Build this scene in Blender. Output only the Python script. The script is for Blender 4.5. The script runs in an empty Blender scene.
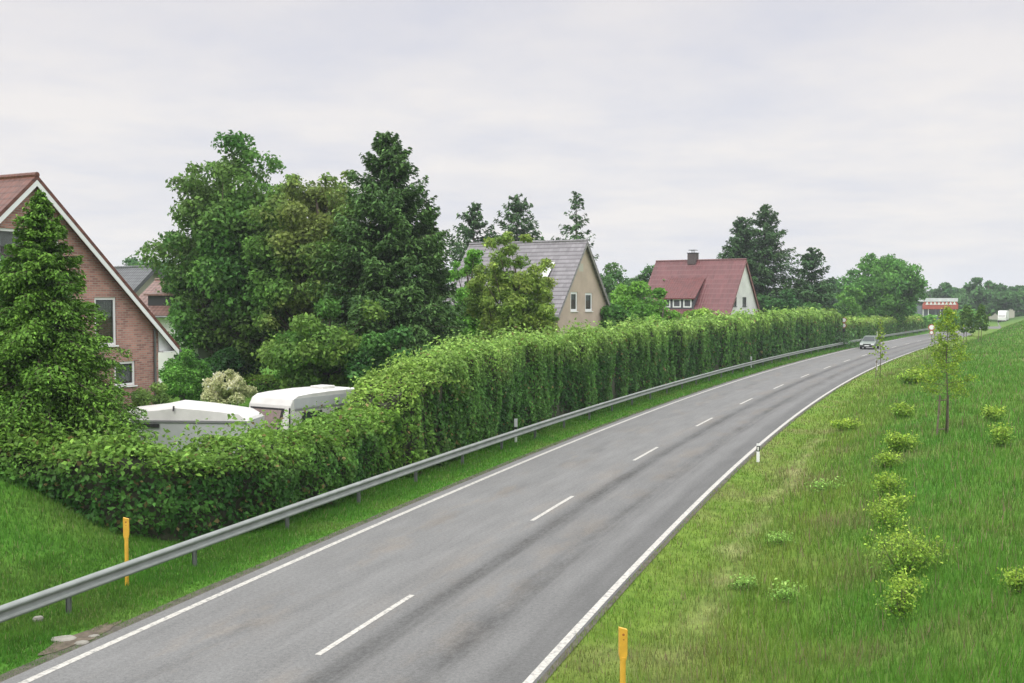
import bpy, bmesh, math, random
import numpy as np
from mathutils import Vector, Matrix
R = math.radians
SC = bpy.context.scene
COL = SC.collection
# ------------------------------------------------------------------ camera
CAM_H = 6.2
cd = bpy.data.cameras.new("camera"); cam = bpy.data.objects.new("camera", cd); COL.objects.link(cam)
cam.location = (0, 0, CAM_H); cam.rotation_euler = (R(90 - 2.263), 0, 0)
cd.sensor_width = 36; cd.lens = 36.91; cd.clip_start = 0.1; cd.clip_end = 12000
SC.camera = cam
# ------------------------------------------------------------------ world, sun, exposure
SUN_EL, SUN_AZ = 52.0, 215.0      # azimuth clockwise from +Y: behind the camera, to the left
w = bpy.data.worlds.new("World"); SC.world = w; w.use_nodes = True
nt = w.node_tree; N = nt.nodes; Lk = nt.links
for n in list(N): N.remove(n)
def wn(t, **k):
    n = N.new(t)
    for a, b in k.items(): setattr(n, a, b)
    return n
out = wn('ShaderNodeOutputWorld'); bg = wn('ShaderNodeBackground')
sky = wn('ShaderNodeTexSky', sky_type='NISHITA', sun_disc=False)
sky.sun_elevation = R(SUN_EL); sky.sun_rotation = R(SUN_AZ); sky.air_density = 1.5; sky.dust_density = 3.0
sm = wn('ShaderNodeVectorMath', operation='SCALE'); sm.inputs['Scale'].default_value = 0.10
Lk.new(sky.outputs[0], sm.inputs[0])
tc = wn('ShaderNodeTexCoord'); sp = wn('ShaderNodeSeparateXYZ'); Lk.new(tc.outputs['Generated'], sp.inputs[0])
# cloud deck brightness against elevation
cr = wn('ShaderNodeValToRGB'); Lk.new(sp.outputs['Z'], cr.inputs[0])
e = cr.color_ramp.elements
e[0].position = 0.0; e[0].color = (0.345, 0.336, 0.332, 1)
e[1].position = 1.0; e[1].color = (0.98, 0.98, 0.98, 1)
for p, c in ((0.06, (0.340, 0.331, 0.328)), (0.17, (0.325, 0.317, 0.320)), (0.29, (0.285, 0.281, 0.297)), (0.40, (0.62, 0.62, 0.61)), (0.60, (0.90, 0.90, 0.89))):
    k = e.new(p); k.color = (*c, 1)
mul = wn('ShaderNodeVectorMath', operation='SCALE'); mul.inputs['Scale'].default_value = 2.60
Lk.new(cr.outputs[0], mul.inputs[0])
# soft streaks of thinner cloud: direction projected on a flat deck
mx = wn('ShaderNodeMath', operation='MAXIMUM'); mx.inputs[1].default_value = 0.03; Lk.new(sp.outputs['Z'], mx.inputs[0])
ad = wn('ShaderNodeMath', operation='ADD'); ad.inputs[1].default_value = 0.12; Lk.new(mx.outputs[0], ad.inputs[0])
dx = wn('ShaderNodeMath', operation='DIVIDE'); Lk.new(sp.outputs['X'], dx.inputs[0]); Lk.new(ad.outputs[0], dx.inputs[1])
dy = wn('ShaderNodeMath', operation='DIVIDE'); Lk.new(sp.outputs['Y'], dy.inputs[0]); Lk.new(ad.outputs[0], dy.inputs[1])
cb = wn('ShaderNodeCombineXYZ'); Lk.new(dx.outputs[0], cb.inputs[0]); Lk.new(dy.outputs[0], cb.inputs[1])
no = wn('ShaderNodeTexNoise'); no.inputs['Scale'].default_value = 1.15; no.inputs['Detail'].default_value = 7; no.inputs['Roughness'].default_value = 0.55
Lk.new(cb.outputs[0], no.inputs['Vector'])
r2 = wn('ShaderNodeValToRGB'); Lk.new(no.outputs[0], r2.inputs[0])
q = r2.color_ramp.elements
q[0].position = 0.34; q[0].color = (0.85, 0.875, 0.945, 1); q[1].position = 0.62; q[1].color = (1.045, 1.025, 0.995, 1)
m2 = wn('ShaderNodeVectorMath', operation='MULTIPLY'); Lk.new(mul.outputs[0], m2.inputs[0]); Lk.new(r2.outputs[0], m2.inputs[1])
mixc = wn('ShaderNodeMix', data_type='RGBA'); mixc.inputs[0].default_value = 0.94
Lk.new(sm.outputs[0], mixc.inputs[6]); Lk.new(m2.outputs[0], mixc.inputs[7])
Lk.new(mixc.outputs[2], bg.inputs[0]); bg.inputs[1].default_value = 1.0
Lk.new(bg.outputs[0], out.inputs[0])
sd = bpy.data.lights.new("sun", 'SUN'); sd.energy = 1.5; sd.angle = R(14); sd.color = (1, 0.96, 0.9)
sun = bpy.data.objects.new("sun", sd); COL.objects.link(sun)
saz = R(SUN_AZ)
sdir = Vector((math.sin(saz) * math.cos(R(SUN_EL)), math.cos(saz) * math.cos(R(SUN_EL)), math.sin(R(SUN_EL))))
sun.rotation_euler = sdir.to_track_quat('Z', 'Y').to_euler(); sun.location = sdir * 60
vs = SC.view_settings; vs.view_transform = 'Standard'; vs.look = 'None'; vs.exposure = 0.06; vs.gamma = 1.0; vs.use_curve_mapping = False
SC.cycles.max_bounces = 6; SC.cycles.diffuse_bounces = 3; SC.cycles.transparent_max_bounces = 8
SC.cycles.transmission_bounces = 4; SC.cycles.volume_bounces = 0; SC.cycles.use_denoising = True

# ------------------------------------------------------------------ materials
MATS = {}
def mat(name, base=(0.5, 0.5, 0.5), rough=0.6, metal=0.0, spec=0.4, var=0.0, vscale=3.0, bump=0.0, bscale=40.0):
    if name in MATS: return MATS[name]
    m = bpy.data.materials.new(name); m.use_nodes = True; MATS[name] = m
    b = m.node_tree.nodes['Principled BSDF']; n = m.node_tree.nodes; l = m.node_tree.links
    b.inputs['Base Color'].default_value = (*base, 1); b.inputs['Roughness'].default_value = rough
    b.inputs['Metallic'].default_value = metal; b.inputs['Specular IOR Level'].default_value = spec
    t = n.new('ShaderNodeTexCoord')
    if var > 0:
        x = n.new('ShaderNodeTexNoise'); x.inputs['Scale'].default_value = vscale; x.inputs['Detail'].default_value = 6
        l.new(t.outputs['Object'], x.inputs['Vector'])
        r = n.new('ShaderNodeValToRGB'); l.new(x.outputs[0], r.inputs[0])
        r.color_ramp.elements[0].position = 0.3; r.color_ramp.elements[1].position = 0.7
        r.color_ramp.elements[0].color = (*[c * (1 - var) for c in base], 1)
        r.color_ramp.elements[1].color = (*[min(1, c * (1 + var)) for c in base], 1)
        l.new(r.outputs[0], b.inputs['Base Color'])
    if bump > 0:
        x = n.new('ShaderNodeTexNoise'); x.inputs['Scale'].default_value = bscale; x.inputs['Detail'].default_value = 4
        l.new(t.outputs['Object'], x.inputs['Vector'])
        u = n.new('ShaderNodeBump'); u.inputs['Strength'].default_value = bump; u.inputs['Distance'].default_value = 0.02
        l.new(x.outputs[0], u.inputs['Height']); l.new(u.outputs[0], b.inputs['Normal'])
    return m
def leafmat(name, rough=0.5, trans=0.28):
    m = bpy.data.materials.new(name); m.use_nodes = True; n = m.node_tree.nodes; l = m.node_tree.links
    b = n['Principled BSDF']; b.inputs['Roughness'].default_value = rough; b.inputs['Specular IOR Level'].default_value = 0.16
    a = n.new('ShaderNodeAttribute'); a.attribute_name = 'col'
    t = n.new('ShaderNodeBsdfTranslucent'); x = n.new('ShaderNodeMixShader'); x.inputs[0].default_value = trans
    l.new(a.outputs['Color'], b.inputs['Base Color']); l.new(a.outputs['Color'], t.inputs[0])
    l.new(b.outputs[0], x.inputs[1]); l.new(t.outputs[0], x.inputs[2])
    l.new(x.outputs[0], n['Material Output'].inputs[0]); return m
LEAF = leafmat('leaf_surface', 0.5, 0.38); GRASSM = leafmat('grass_blade', 0.65, 0.35); NEEDLE = leafmat('needle_surface', 0.6, 0.15)
BARK = mat('bark', (0.10, 0.08, 0.06), 0.9, var=0.35, vscale=6, bump=0.6, bscale=18)
TWIG_SHADE = mat('hedge_twigs_and_shade', (0.045, 0.050, 0.028), 0.95, var=0.4, vscale=5)  # dark colour holds both twigs and the shade inside a hedge
WOODST = mat('stake_wood', (0.15, 0.12, 0.09), 0.85, var=0.3, vscale=8)
WHITEP = mat('white_paint', (0.74, 0.74, 0.72), 0.45, var=0.05, vscale=4)
PLAST = mat('white_frame', (0.78, 0.79, 0.79), 0.35)
DARK = mat('dark_trim', (0.03, 0.03, 0.033), 0.5)
RUBBER = mat('rubber', (0.02, 0.02, 0.02), 0.85)
GALV = mat('galvanised_steel', (0.25, 0.27, 0.255), 0.6, metal=0.2, var=0.14, vscale=2.5)
GALVD = mat('galvanised_post', (0.17, 0.18, 0.18), 0.5, metal=0.5, var=0.15, vscale=3)
YEL = mat('yellow_paint', (0.66, 0.38, 0.045), 0.45, var=0.12, vscale=9)
RUST = mat('rust_stain', (0.33, 0.12, 0.03), 0.8, var=0.3, vscale=30)
CARAVAN = mat('caravan_white', (0.60, 0.59, 0.57), 0.42, var=0.10, vscale=1.6)
CARAVANG = mat('caravan_grey_side', (0.46, 0.47, 0.48), 0.45, var=0.05, vscale=3)
CONCRETE = mat('concrete', (0.42, 0.40, 0.36), 0.9, var=0.25, vscale=6, bump=0.4)
STONE = mat('pale_stone', (0.24, 0.23, 0.20), 0.9, var=0.2, vscale=9, bump=0.5)
GLASS = mat('dark_glass', (0.035, 0.045, 0.045), 0.06, spec=0.9)
REDP = mat('red_paint', (0.40, 0.07, 0.05), 0.45)

def panemat():
    m = bpy.data.materials.new('window_glass'); m.use_nodes = True; n = m.node_tree.nodes; l = m.node_tree.links
    b = n['Principled BSDF']; b.inputs['Base Color'].default_value = (0.02, 0.025, 0.025, 1); b.inputs['Roughness'].default_value = 0.04
    b.inputs['Specular IOR Level'].default_value = 0.8
    t = n.new('ShaderNodeBsdfTransparent'); x = n.new('ShaderNodeMixShader'); x.inputs[0].default_value = 0.6
    l.new(b.outputs[0], x.inputs[1]); l.new(t.outputs[0], x.inputs[2]); l.new(x.outputs[0], n['Material Output'].inputs[0]); return m
PANE = panemat()
CURT = mat('curtain', (0.62, 0.68, 0.66), 0.9, var=0.15, vscale=12)
ROOMD = mat('dark_room', (0.05, 0.055, 0.055), 0.9)

def wallmat(name, base, kind='plaster'):
    m = bpy.data.materials.new(name); m.use_nodes = True; n = m.node_tree.nodes; l = m.node_tree.links
    b = n['Principled BSDF']; b.inputs['Roughness'].default_value = 0.9; b.inputs['Specular IOR Level'].default_value = 0.2
    uv = n.new('ShaderNodeUVMap'); uv.uv_map = 'UVMap'
    if kind == 'brick':
        k = n.new('ShaderNodeTexBrick'); k.inputs['Scale'].default_value = 1.0
        k.inputs['Brick Width'].default_value = 0.25; k.inputs['Row Height'].default_value = 0.083; k.inputs['Mortar Size'].default_value = 0.012
        k.inputs['Mortar Smooth'].default_value = 0.3; k.inputs['Bias'].default_value = -0.1
        k.inputs['Color1'].default_value = (base[0] * 1.2, base[1] * 1.15, base[2] * 1.15, 1); k.inputs['Color2'].default_value = (base[0] * 0.68, base[1] * 0.62, base[2] * 0.65, 1)
        k.inputs['Mortar'].default_value = (0.36, 0.32, 0.29, 1)
        l.new(uv.outputs[0], k.inputs['Vector'])
        x = n.new('ShaderNodeTexNoise'); x.inputs['Scale'].default_value = 1.3; x.inputs['Detail'].default_value = 8; l.new(uv.outputs[0], x.inputs['Vector'])
        r = n.new('ShaderNodeValToRGB'); r.color_ramp.elements[0].position = 0.3; r.color_ramp.elements[1].position = 0.7
        r.color_ramp.elements[0].color = (0.82, 0.8, 0.8, 1); r.color_ramp.elements[1].color = (1.12, 1.1, 1.08, 1); l.new(x.outputs[0], r.inputs[0])
        g = n.new('ShaderNodeMix'); g.data_type = 'RGBA'; g.blend_type = 'MULTIPLY'; g.inputs[0].default_value = 1
        l.new(k.outputs[0], g.inputs[6]); l.new(r.outputs[0], g.inputs[7]); l.new(g.outputs[2], b.inputs['Base Color'])
        u = n.new('ShaderNodeBump'); u.inputs['Strength'].default_value = 0.5; u.inputs['Distance'].default_value = 0.01; u.invert = True
        l.new(k.outputs['Fac'], u.inputs['Height']); l.new(u.outputs[0], b.inputs['Normal'])
    else:
        x = n.new('ShaderNodeTexNoise'); x.inputs['Scale'].default_value = 0.8; x.inputs['Detail'].default_value = 9; l.new(uv.outputs[0], x.inputs['Vector'])
        r = n.new('ShaderNodeValToRGB'); r.color_ramp.elements[0].position = 0.25; r.color_ramp.elements[1].position = 0.75
        r.color_ramp.elements[0].color = (*[c * 0.82 for c in base], 1); r.color_ramp.elements[1].color = (*[min(1, c * 1.1) for c in base], 1)
        l.new(x.outputs[0], r.inputs[0]); l.new(r.outputs[0], b.inputs['Base Color'])
    return m
def tilemat(name, base, line, row=0.34, colw=0.30, shine=0.5, contrast=1.0):
    """roof tiles: each course overlaps the one below; rows vary a little in colour"""
    m = bpy.data.materials.new(name); m.use_nodes = True; n = m.node_tree.nodes; l = m.node_tree.links
    b = n['Principled BSDF']; b.inputs['Roughness'].default_value = shine; b.inputs['Specular IOR Level'].default_value = 0.4
    uv = n.new('ShaderNodeUVMap'); uv.uv_map = 'UVMap'; s = n.new('ShaderNodeSeparateXYZ'); l.new(uv.outputs[0], s.inputs[0])
    def M(op, a, bb):
        k = n.new('ShaderNodeMath'); k.operation = op
        for i, v in enumerate((a, bb)):
            if hasattr(v, 'links'): l.new(v, k.inputs[i])
            elif v is not None: k.inputs[i].default_value = v
        return k.outputs[0]
    v = M('DIVIDE', s.outputs[1], row); fr = M('FRACT', v, None); fl = M('FLOOR', v, None)
    u = M('DIVIDE', s.outputs[0], colw); fu = M('FRACT', u, None); flu = M('FLOOR', u, None)
    wv = M('SINE', M('MULTIPLY', fu, 6.2832), None)
    cbn = n.new('ShaderNodeCombineXYZ'); l.new(flu, cbn.inputs[0]); l.new(fl, cbn.inputs[1])
    wn_ = n.new('ShaderNodeTexWhiteNoise'); wn_.noise_dimensions = '2D'; l.new(cbn.outputs[0], wn_.inputs['Vector'])
    x = n.new('ShaderNodeTexNoise'); x.inputs['Scale'].default_value = 0.7; x.inputs['Detail'].default_value = 7; l.new(uv.outputs[0], x.inputs['Vector'])
    f = M('ADD', M('MULTIPLY', wn_.outputs[0], 0.45), M('MULTIPLY', x.outputs[0], 0.9))
    r = n.new('ShaderNodeValToRGB'); r.color_ramp.elements[0].position = 0.35; r.color_ramp.elements[1].position = 1.0
    r.color_ramp.elements[0].color = (*[c * 0.78 for c in base], 1); r.color_ramp.elements[1].color = (*[min(1, c * 1.2) for c in base], 1)
    l.new(f, r.inputs[0])
    edge = n.new('ShaderNodeMapRange'); edge.inputs[1].default_value = 0.0; edge.inputs[2].default_value = 0.32
    edge.inputs[3].default_value = contrast; edge.inputs[4].default_value = 0.0; l.new(fr, edge.inputs[0])
    g = n.new('ShaderNodeMix'); g.data_type = 'RGBA'; l.new(edge.outputs[0], g.inputs[0]); l.new(r.outputs[0], g.inputs[6]); g.inputs[7].default_value = (*line, 1)
    l.new(g.outputs[2], b.inputs['Base Color'])
    h = M('ADD', M('MULTIPLY', M('SUBTRACT', 1.0, fr), 0.8), M('MULTIPLY', wv, 0.35))
    bp = n.new('ShaderNodeBump'); bp.inputs['Strength'].default_value = 0.9; bp.inputs['Distance'].default_value = 0.04
    l.new(h, bp.inputs['Height']); l.new(bp.outputs[0], b.inputs['Normal']); return m
BRICK = wallmat('brick', (0.39, 0.215, 0.18), 'brick')
BEIGE = wallmat('beige_render', (0.52, 0.42, 0.345))
WHITEW = wallmat('white_render', (0.72, 0.72, 0.70))
CREAM = wallmat('cream_render', (0.52, 0.50, 0.43))
GREYB = wallmat('grey_beige_render', (0.36, 0.34, 0.30))
T_RED = tilemat('clay_tiles', (0.125, 0.045, 0.030), (0.065, 0.022, 0.015))
T_PINK = tilemat('red_tiles', (0.135, 0.046, 0.048), (0.19, 0.10, 0.10), row=0.70, contrast=0.75)
T_PINK2 = tilemat('red_dormer_tiles', (0.12, 0.032, 0.030), (0.085, 0.025, 0.022), row=0.36, contrast=0.5)
T_GREY = tilemat('grey_tiles', (0.20, 0.19, 0.20), (0.055, 0.045, 0.055), row=0.40, contrast=1.0)
T_DARK = tilemat('dark_tiles', (0.085, 0.09, 0.095), (0.04, 0.04, 0.045))
T_BROWN = tilemat('brown_tiles', (0.20, 0.115, 0.095), (0.10, 0.06, 0.05))

# ------------------------------------------------------------------ object helpers
def tag(o, label=None, cat=None, group=None, kind=None):
    if label: o['label'] = label
    if cat: o['category'] = cat
    if group: o['group'] = group
    if kind: o['kind'] = kind
    return o
def thing(name, label, cat, loc=(0, 0, 0), rz=0.0, group=None):
    o = bpy.data.objects.new(name, None); COL.objects.link(o); o.location = loc; o.rotation_euler = (0, 0, rz); o.empty_display_size = 0.3
    return tag(o, label, cat, group)
class MB:
    def __init__(s): s.v = []; s.f = []
    def quad(s, *p): s.face(p)
    def face(s, p):
        i = len(s.v); s.v += [tuple(q) for q in p]; s.f.append(tuple(range(i, i + len(p)))); return s
    def box(s, c, d, rz=0.0, M=None):
        i = len(s.v); hx, hy, hz = d[0] / 2, d[1] / 2, d[2] / 2; cz, sz = math.cos(rz), math.sin(rz)
        for z in (-hz, hz):
            for x, y in ((-hx, -hy), (hx, -hy), (hx, hy), (-hx, hy)):
                s.v.append((c[0] + x * cz - y * sz, c[1] + x * sz + y * cz, c[2] + z))
        for a in ((0, 3, 2, 1), (4, 5, 6, 7), (0, 1, 5, 4), (1, 2, 6, 5), (2, 3, 7, 6), (3, 0, 4, 7)): s.f.append(tuple(i + k for k in a))
        return s
    def prism(s, prof, y0, y1, axis='y'):
        """polygon prof (a,b) in the x-z plane swept along y (axis 'y'), or in y-z swept along x (axis 'x'), or x-y swept along z"""
        n = len(prof); i = len(s.v)
        for y in (y0, y1):
            for a, b in prof:
                s.v.append((a, y, b) if axis == 'y' else ((y, a, b) if axis == 'x' else (a, b, y)))
        s.f.append(tuple(i + k for k in range(n))); s.f.append(tuple(i + n + k for k in reversed(range(n))))
        for k in range(n): s.f.append((i + k, i + (k + 1) % n, i + n + (k + 1) % n, i + n + k))
        return s
    def tube(s, pts, rad, n=8, cap=True):
        pts = [Vector(p) for p in pts]; i0 = len(s.v); up = Vector((0, 0, 1))
        for k, p in enumerate(pts):
            d = (pts[min(k + 1, len(pts) - 1)] - pts[max(k - 1, 0)]).normalized()
            a = d.cross(up if abs(d.z) < 0.95 else Vector((1, 0, 0))).normalized(); b = a.cross(d)
            r = rad[k] if hasattr(rad, '__len__') else rad
            for j in range(n):
                t = 2 * math.pi * j / n; s.v.append(tuple(p + a * (r * math.cos(t)) + b * (r * math.sin(t))))
        for k in range(len(pts) - 1):
            for j in range(n):
                a = i0 + k * n + j; b = i0 + k * n + (j + 1) % n; s.f.append((a, b, b + n, a + n))
        if cap: s.f.append(tuple(i0 + j for j in reversed(range(n)))); s.f.append(tuple(i0 + (len(pts) - 1) * n + j for j in range(n)))
        return s
    def build(s, name, m, parent=None, smooth=False, bevel=0.0, uv=True, loc=None, cut=None):
        bm = bmesh.new(); vs_ = [bm.verts.new(v) for v in s.v]
        for f in s.f:
            try: bm.faces.new([vs_[k] for k in f])
            except ValueError: pass
        bmesh.ops.recalc_face_normals(bm, faces=bm.faces)
        if bevel > 0: bmesh.ops.bevel(bm, geom=list(bm.edges), offset=bevel, segments=2, affect='EDGES', profile=0.6)
        me = bpy.data.meshes.new(name); bm.to_mesh(me); bm.free()
        o = bpy.data.objects.new(name, me); COL.objects.link(o)
        if cut:
            cm = bpy.data.meshes.new('cut'); b2 = bmesh.new(); vv = [b2.verts.new(v) for v in cut.v]
            for f in cut.f: b2.faces.new([vv[k] for k in f])
            bmesh.ops.recalc_face_normals(b2, faces=b2.faces); b2.to_mesh(cm); b2.free()
            co = bpy.data.objects.new('cut', cm); COL.objects.link(co)
            md = o.modifiers.new('b', 'BOOLEAN'); md.object = co; md.operation = 'DIFFERENCE'; md.solver = 'EXACT'
            dg = bpy.context.evaluated_depsgraph_get(); nm = bpy.data.meshes.new_from_object(o.evaluated_get(dg)); o.modifiers.clear()
            o.data = nm; nm.name = name; bpy.data.objects.remove(co); me = nm
        if uv: boxuv(me)
        me.materials.clear(); me.materials.append(m)
        if smooth:
            me.polygons.foreach_set('use_smooth', [True] * len(me.polygons))
        if parent: o.parent = parent
        if loc: o.location = loc
        return o
def boxuv(me):
    L = me.uv_layers.get('UVMap') or me.uv_layers.new(name='UVMap')
    for p in me.polygons:
        n = p.normal
        t = Vector((-n.y, n.x, 0))
        t = t.normalized() if t.length > 0.05 else Vector((1, 0, 0))
        b = n.cross(t)
        for li in p.loop_indices:
            c = me.vertices[me.loops[li].vertex_index].co; L.data[li].uv = (c.dot(t), c.dot(b))

def fastmesh(name, V, F, m, parent=None, colr=None):
    """V (n,3), F (k,c) all faces of the same corner count"""
    me = bpy.data.meshes.new(name); k, c = F.shape
    me.vertices.add(len(V)); me.vertices.foreach_set('co', np.ascontiguousarray(V, dtype=np.float32).ravel())
    me.loops.add(k * c); me.loops.foreach_set('vertex_index', np.ascontiguousarray(F, dtype=np.int32).ravel())
    me.polygons.add(k); me.polygons.foreach_set('loop_start', np.arange(0, k * c, c, dtype=np.int32))
    me.update(calc_edges=True)
    if colr is not None:
        a = me.attributes.new('col', 'FLOAT_COLOR', 'POINT')
        a.data.foreach_set('color', np.ascontiguousarray(np.hstack([np.clip(colr, 0, 0.8), np.ones((len(colr), 1))]), dtype=np.float32).ravel())
    me.materials.append(m); o = bpy.data.objects.new(name, me); COL.objects.link(o)
    if parent: o.parent = parent
    return o
def unit(a): return a / np.maximum(np.linalg.norm(a, axis=1, keepdims=True), 1e-9)
def leaves(name, P, Nn, size, C, parent, rng, aspect=0.6, jit=0.7, m=None, axis=None, ajit=0.4):
    """one rhombic, slightly folded leaf per point"""
    n = len(P); size = np.broadcast_to(np.asarray(size, float), (n,))[:, None] * rng.uniform(0.5, 1.5, (n, 1))
    nn = unit(unit(Nn) + rng.normal(0, jit, (n, 3)))
    a = rng.normal(0, 1, (n, 3)) if axis is None else unit(axis) + rng.normal(0, ajit, (n, 3))
    a = unit(a - nn * (a * nn).sum(1, keepdims=True)); b = np.cross(nn, a)
    C = np.asarray(C) * np.array([1.42, 1.62, 1.08]) * np.exp(rng.normal(0, 0.22, (n, 1)))
    V = np.empty((n, 4, 3)); fold = nn * size * 0.10
    V[:, 0] = P - a * size / 2; V[:, 2] = P + a * size / 2 - fold
    V[:, 1] = P + b * size * aspect / 2 + fold; V[:, 3] = P - b * size * aspect / 2 + fold
    F = np.arange(n * 4).reshape(n, 4)
    return fastmesh(name, V.reshape(-1, 3), F, m or LEAF, parent, np.repeat(C, 4, axis=0))
def hashf(i, j, k, seed):
    h = (i * 374761393 + j * 668265263 + k * 2147483647 + seed * 144665) & 0xffffffff
    h = ((h ^ (h >> 13)) * 1274126177) & 0xffffffff
    return ((h ^ (h >> 16)) & 0xffff) / 65535.0
def vnoise(x, y, z=0.0, seed=1, octv=3):
    x = np.asarray(x, float); y = np.asarray(y, float) + 0 * x; z = np.asarray(z, float) + 0 * x; r = 0 * x; amp = 1.0; tot = 0
    for o in range(octv):
        xi, yi, zi = np.floor(x).astype(np.int64), np.floor(y).astype(np.int64), np.floor(z).astype(np.int64)
        fx, fy, fz = x - xi, y - yi, z - zi; fx, fy, fz = [f * f * (3 - 2 * f) for f in (fx, fy, fz)]; s = 0
        for a in (0, 1):
            for b in (0, 1):
                for c in (0, 1):
                    s = s + hashf(xi + a, yi + b, zi + c, seed + o * 17) * (fx if a else 1 - fx) * (fy if b else 1 - fy) * (fz if c else 1 - fz)
        r = r + s * amp; tot += amp; amp *= 0.5; x, y, z = x * 2.03, y * 2.03, z * 2.03
    return r / tot
def sstep(a, b, x): t = np.clip((np.asarray(x, float) - a) / (b - a), 0, 1); return t * t * (3 - 2 * t)
def mixc3(A, B, f): f = np.asarray(f)[:, None]; return np.asarray(A) * (1 - f) + np.asarray(B) * f

# ------------------------------------------------------------------ the road's course
PC = [-3.42413366e-09, 8.92632612e-08, 9.30418045e-04, 3.09827068e-01, -9.31575706e+00]
PD = np.polyder(PC); T0, T1 = 12.0, 200.0
def xc(t):
    t = np.asarray(t, float); c = np.clip(t, T0, T1); return np.polyval(PC, c) + (t - c) * np.polyval(PD, c)
def xd(t): return np.polyval(PD, np.clip(np.asarray(t, float), T0, T1))
def rd(t, o):
    th = np.arctan(xd(t)); return xc(t) + o * np.cos(th), t - o * np.sin(th)
def to(x, y):
    """position on the course (t) and signed offset (o, + to the right)"""
    t = np.asarray(y, float).copy() + 0 * np.asarray(x, float); x = np.asarray(x, float)
    for _ in range(4):
        th = np.arctan(xd(t)); o = (x - xc(t)) * np.cos(th) - (y - t) * np.sin(th); t = t + (x - xc(t)) * np.sin(th) * 0.9 * np.cos(th) + (y - t) * np.cos(th) ** 2 * 0.9
    th = np.arctan(xd(t)); return t, (x - xc(t)) * np.cos(th) - (y - t) * np.sin(th)
HW = 3.85
def gz(x, y):
    t, o = to(x, y)
    zr = -0.10 * sstep(4.3, 5.2, o) + (1.25 + 0.9 * sstep(110, 190, t)) * sstep(5.2, 13.0, o) + 0.06 * np.clip(o - 13, 0, 12) - 0.02 * np.clip(o - 30, 0, 60)
    a = -o
    zl = 0.75 * sstep(8.5, 14.0, a)
    mound = np.clip(0.44 * (a - 7.0), 0, 2.1) * (1 - sstep(22.5, 28.5, t)) 
    zl = np.maximum(zl, mound)
    n = (vnoise(x * 0.35, y * 0.35, seed=5) - 0.5) * 0.22 * sstep(4.4, 6.5, np.abs(o))
    zr = zr + 0.7 * sstep(4.6, 8.0, o) * sstep(175, 215, t)
    z = np.where(o > 0, zr, zl) + n - 0.02
    far = sstep(230, 900, np.hypot(x, y))
    return z * (1 - far) + far * 0.3
def gz1(x, y): return float(gz(np.array([x]), np.array([y]))[0])
def at(px, py, Y):
    u = (px - 512) / 1050.; v = (341.5 - py) / 1050.; th = math.atan(41.5 / 1050)
    t = Y / (math.cos(th) + v * math.sin(th)); return u * t, CAM_H + t * (-math.sin(th) + v * math.cos(th))

# ------------------------------------------------------------------ ground, road
def axis_(lo, hi, a, b, st):
    core = np.arange(a, b + 1e-6, st); up = []; x, d = b, st
    while x < hi: d *= 1.22; x += d; up.append(x)
    dn = []; x, d = a, st
    while x > lo: d *= 1.22; x -= d; dn.append(x)
    return np.array(dn[::-1] + list(core) + up)
gx = axis_(-2100, 2100, -40, 60, 0.8); gy = axis_(-200, 2300, 4, 120, 0.8)
X, Y = np.meshgrid(gx, gy); Z = gz(X.ravel(), Y.ravel())
V = np.stack([X.ravel(), Y.ravel(), Z], 1); nx, ny = len(gx), len(gy)
I = np.arange(nx * ny).reshape(ny, nx); F = np.stack([I[:-1, :-1], I[:-1, 1:], I[1:, 1:], I[1:, :-1]], -1).reshape(-1, 4)
def groundmat():
    m = bpy.data.materials.new('turf'); m.use_nodes = True; n = m.node_tree.nodes; l = m.node_tree.links
    b = n['Principled BSDF']; b.inputs['Roughness'].default_value = 0.95; b.inputs['Specular IOR Level'].default_value = 0.1
    a = n.new('ShaderNodeAttribute'); a.attribute_name = 'col'; t = n.new('ShaderNodeTexCoord')
    x = n.new('ShaderNodeTexNoise'); x.inputs['Scale'].default_value = 2.2; x.inputs['Detail'].default_value = 12; x.inputs['Roughness'].default_value = 0.7
    l.new(t.outputs['Object'], x.inputs['Vector']); r = n.new('ShaderNodeValToRGB'); l.new(x.outputs[0], r.inputs[0])
    r.color_ramp.elements[0].position = 0.3; r.color_ramp.elements[1].position = 0.72
    r.color_ramp.elements[0].color = (0.6, 0.62, 0.6, 1); r.color_ramp.elements[1].color = (1.35, 1.3, 1.25, 1)
    g = n.new('ShaderNodeMix'); g.data_type = 'RGBA'; g.blend_type = 'MULTIPLY'; g.inputs[0].default_value = 1
    l.new(a.outputs['Color'], g.inputs[6]); l.new(r.outputs[0], g.inputs[7]); l.new(g.outputs[2], b.inputs['Base Color'])
    u = n.new('ShaderNodeBump'); u.inputs['Strength'].default_value = 0.8; u.inputs['Distance'].default_value = 0.15
    l.new(x.outputs[0], u.inputs['Height']); l.new(u.outputs[0], b.inputs['Normal']); return m
G_DEEP = np.array([0.072, 0.198, 0.024]); G_YEL = np.array([0.145, 0.225, 0.036]); G_BRN = np.array([0.19, 0.165, 0.09]); G_STRAW = np.array([0.30, 0.28, 0.15])
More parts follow.
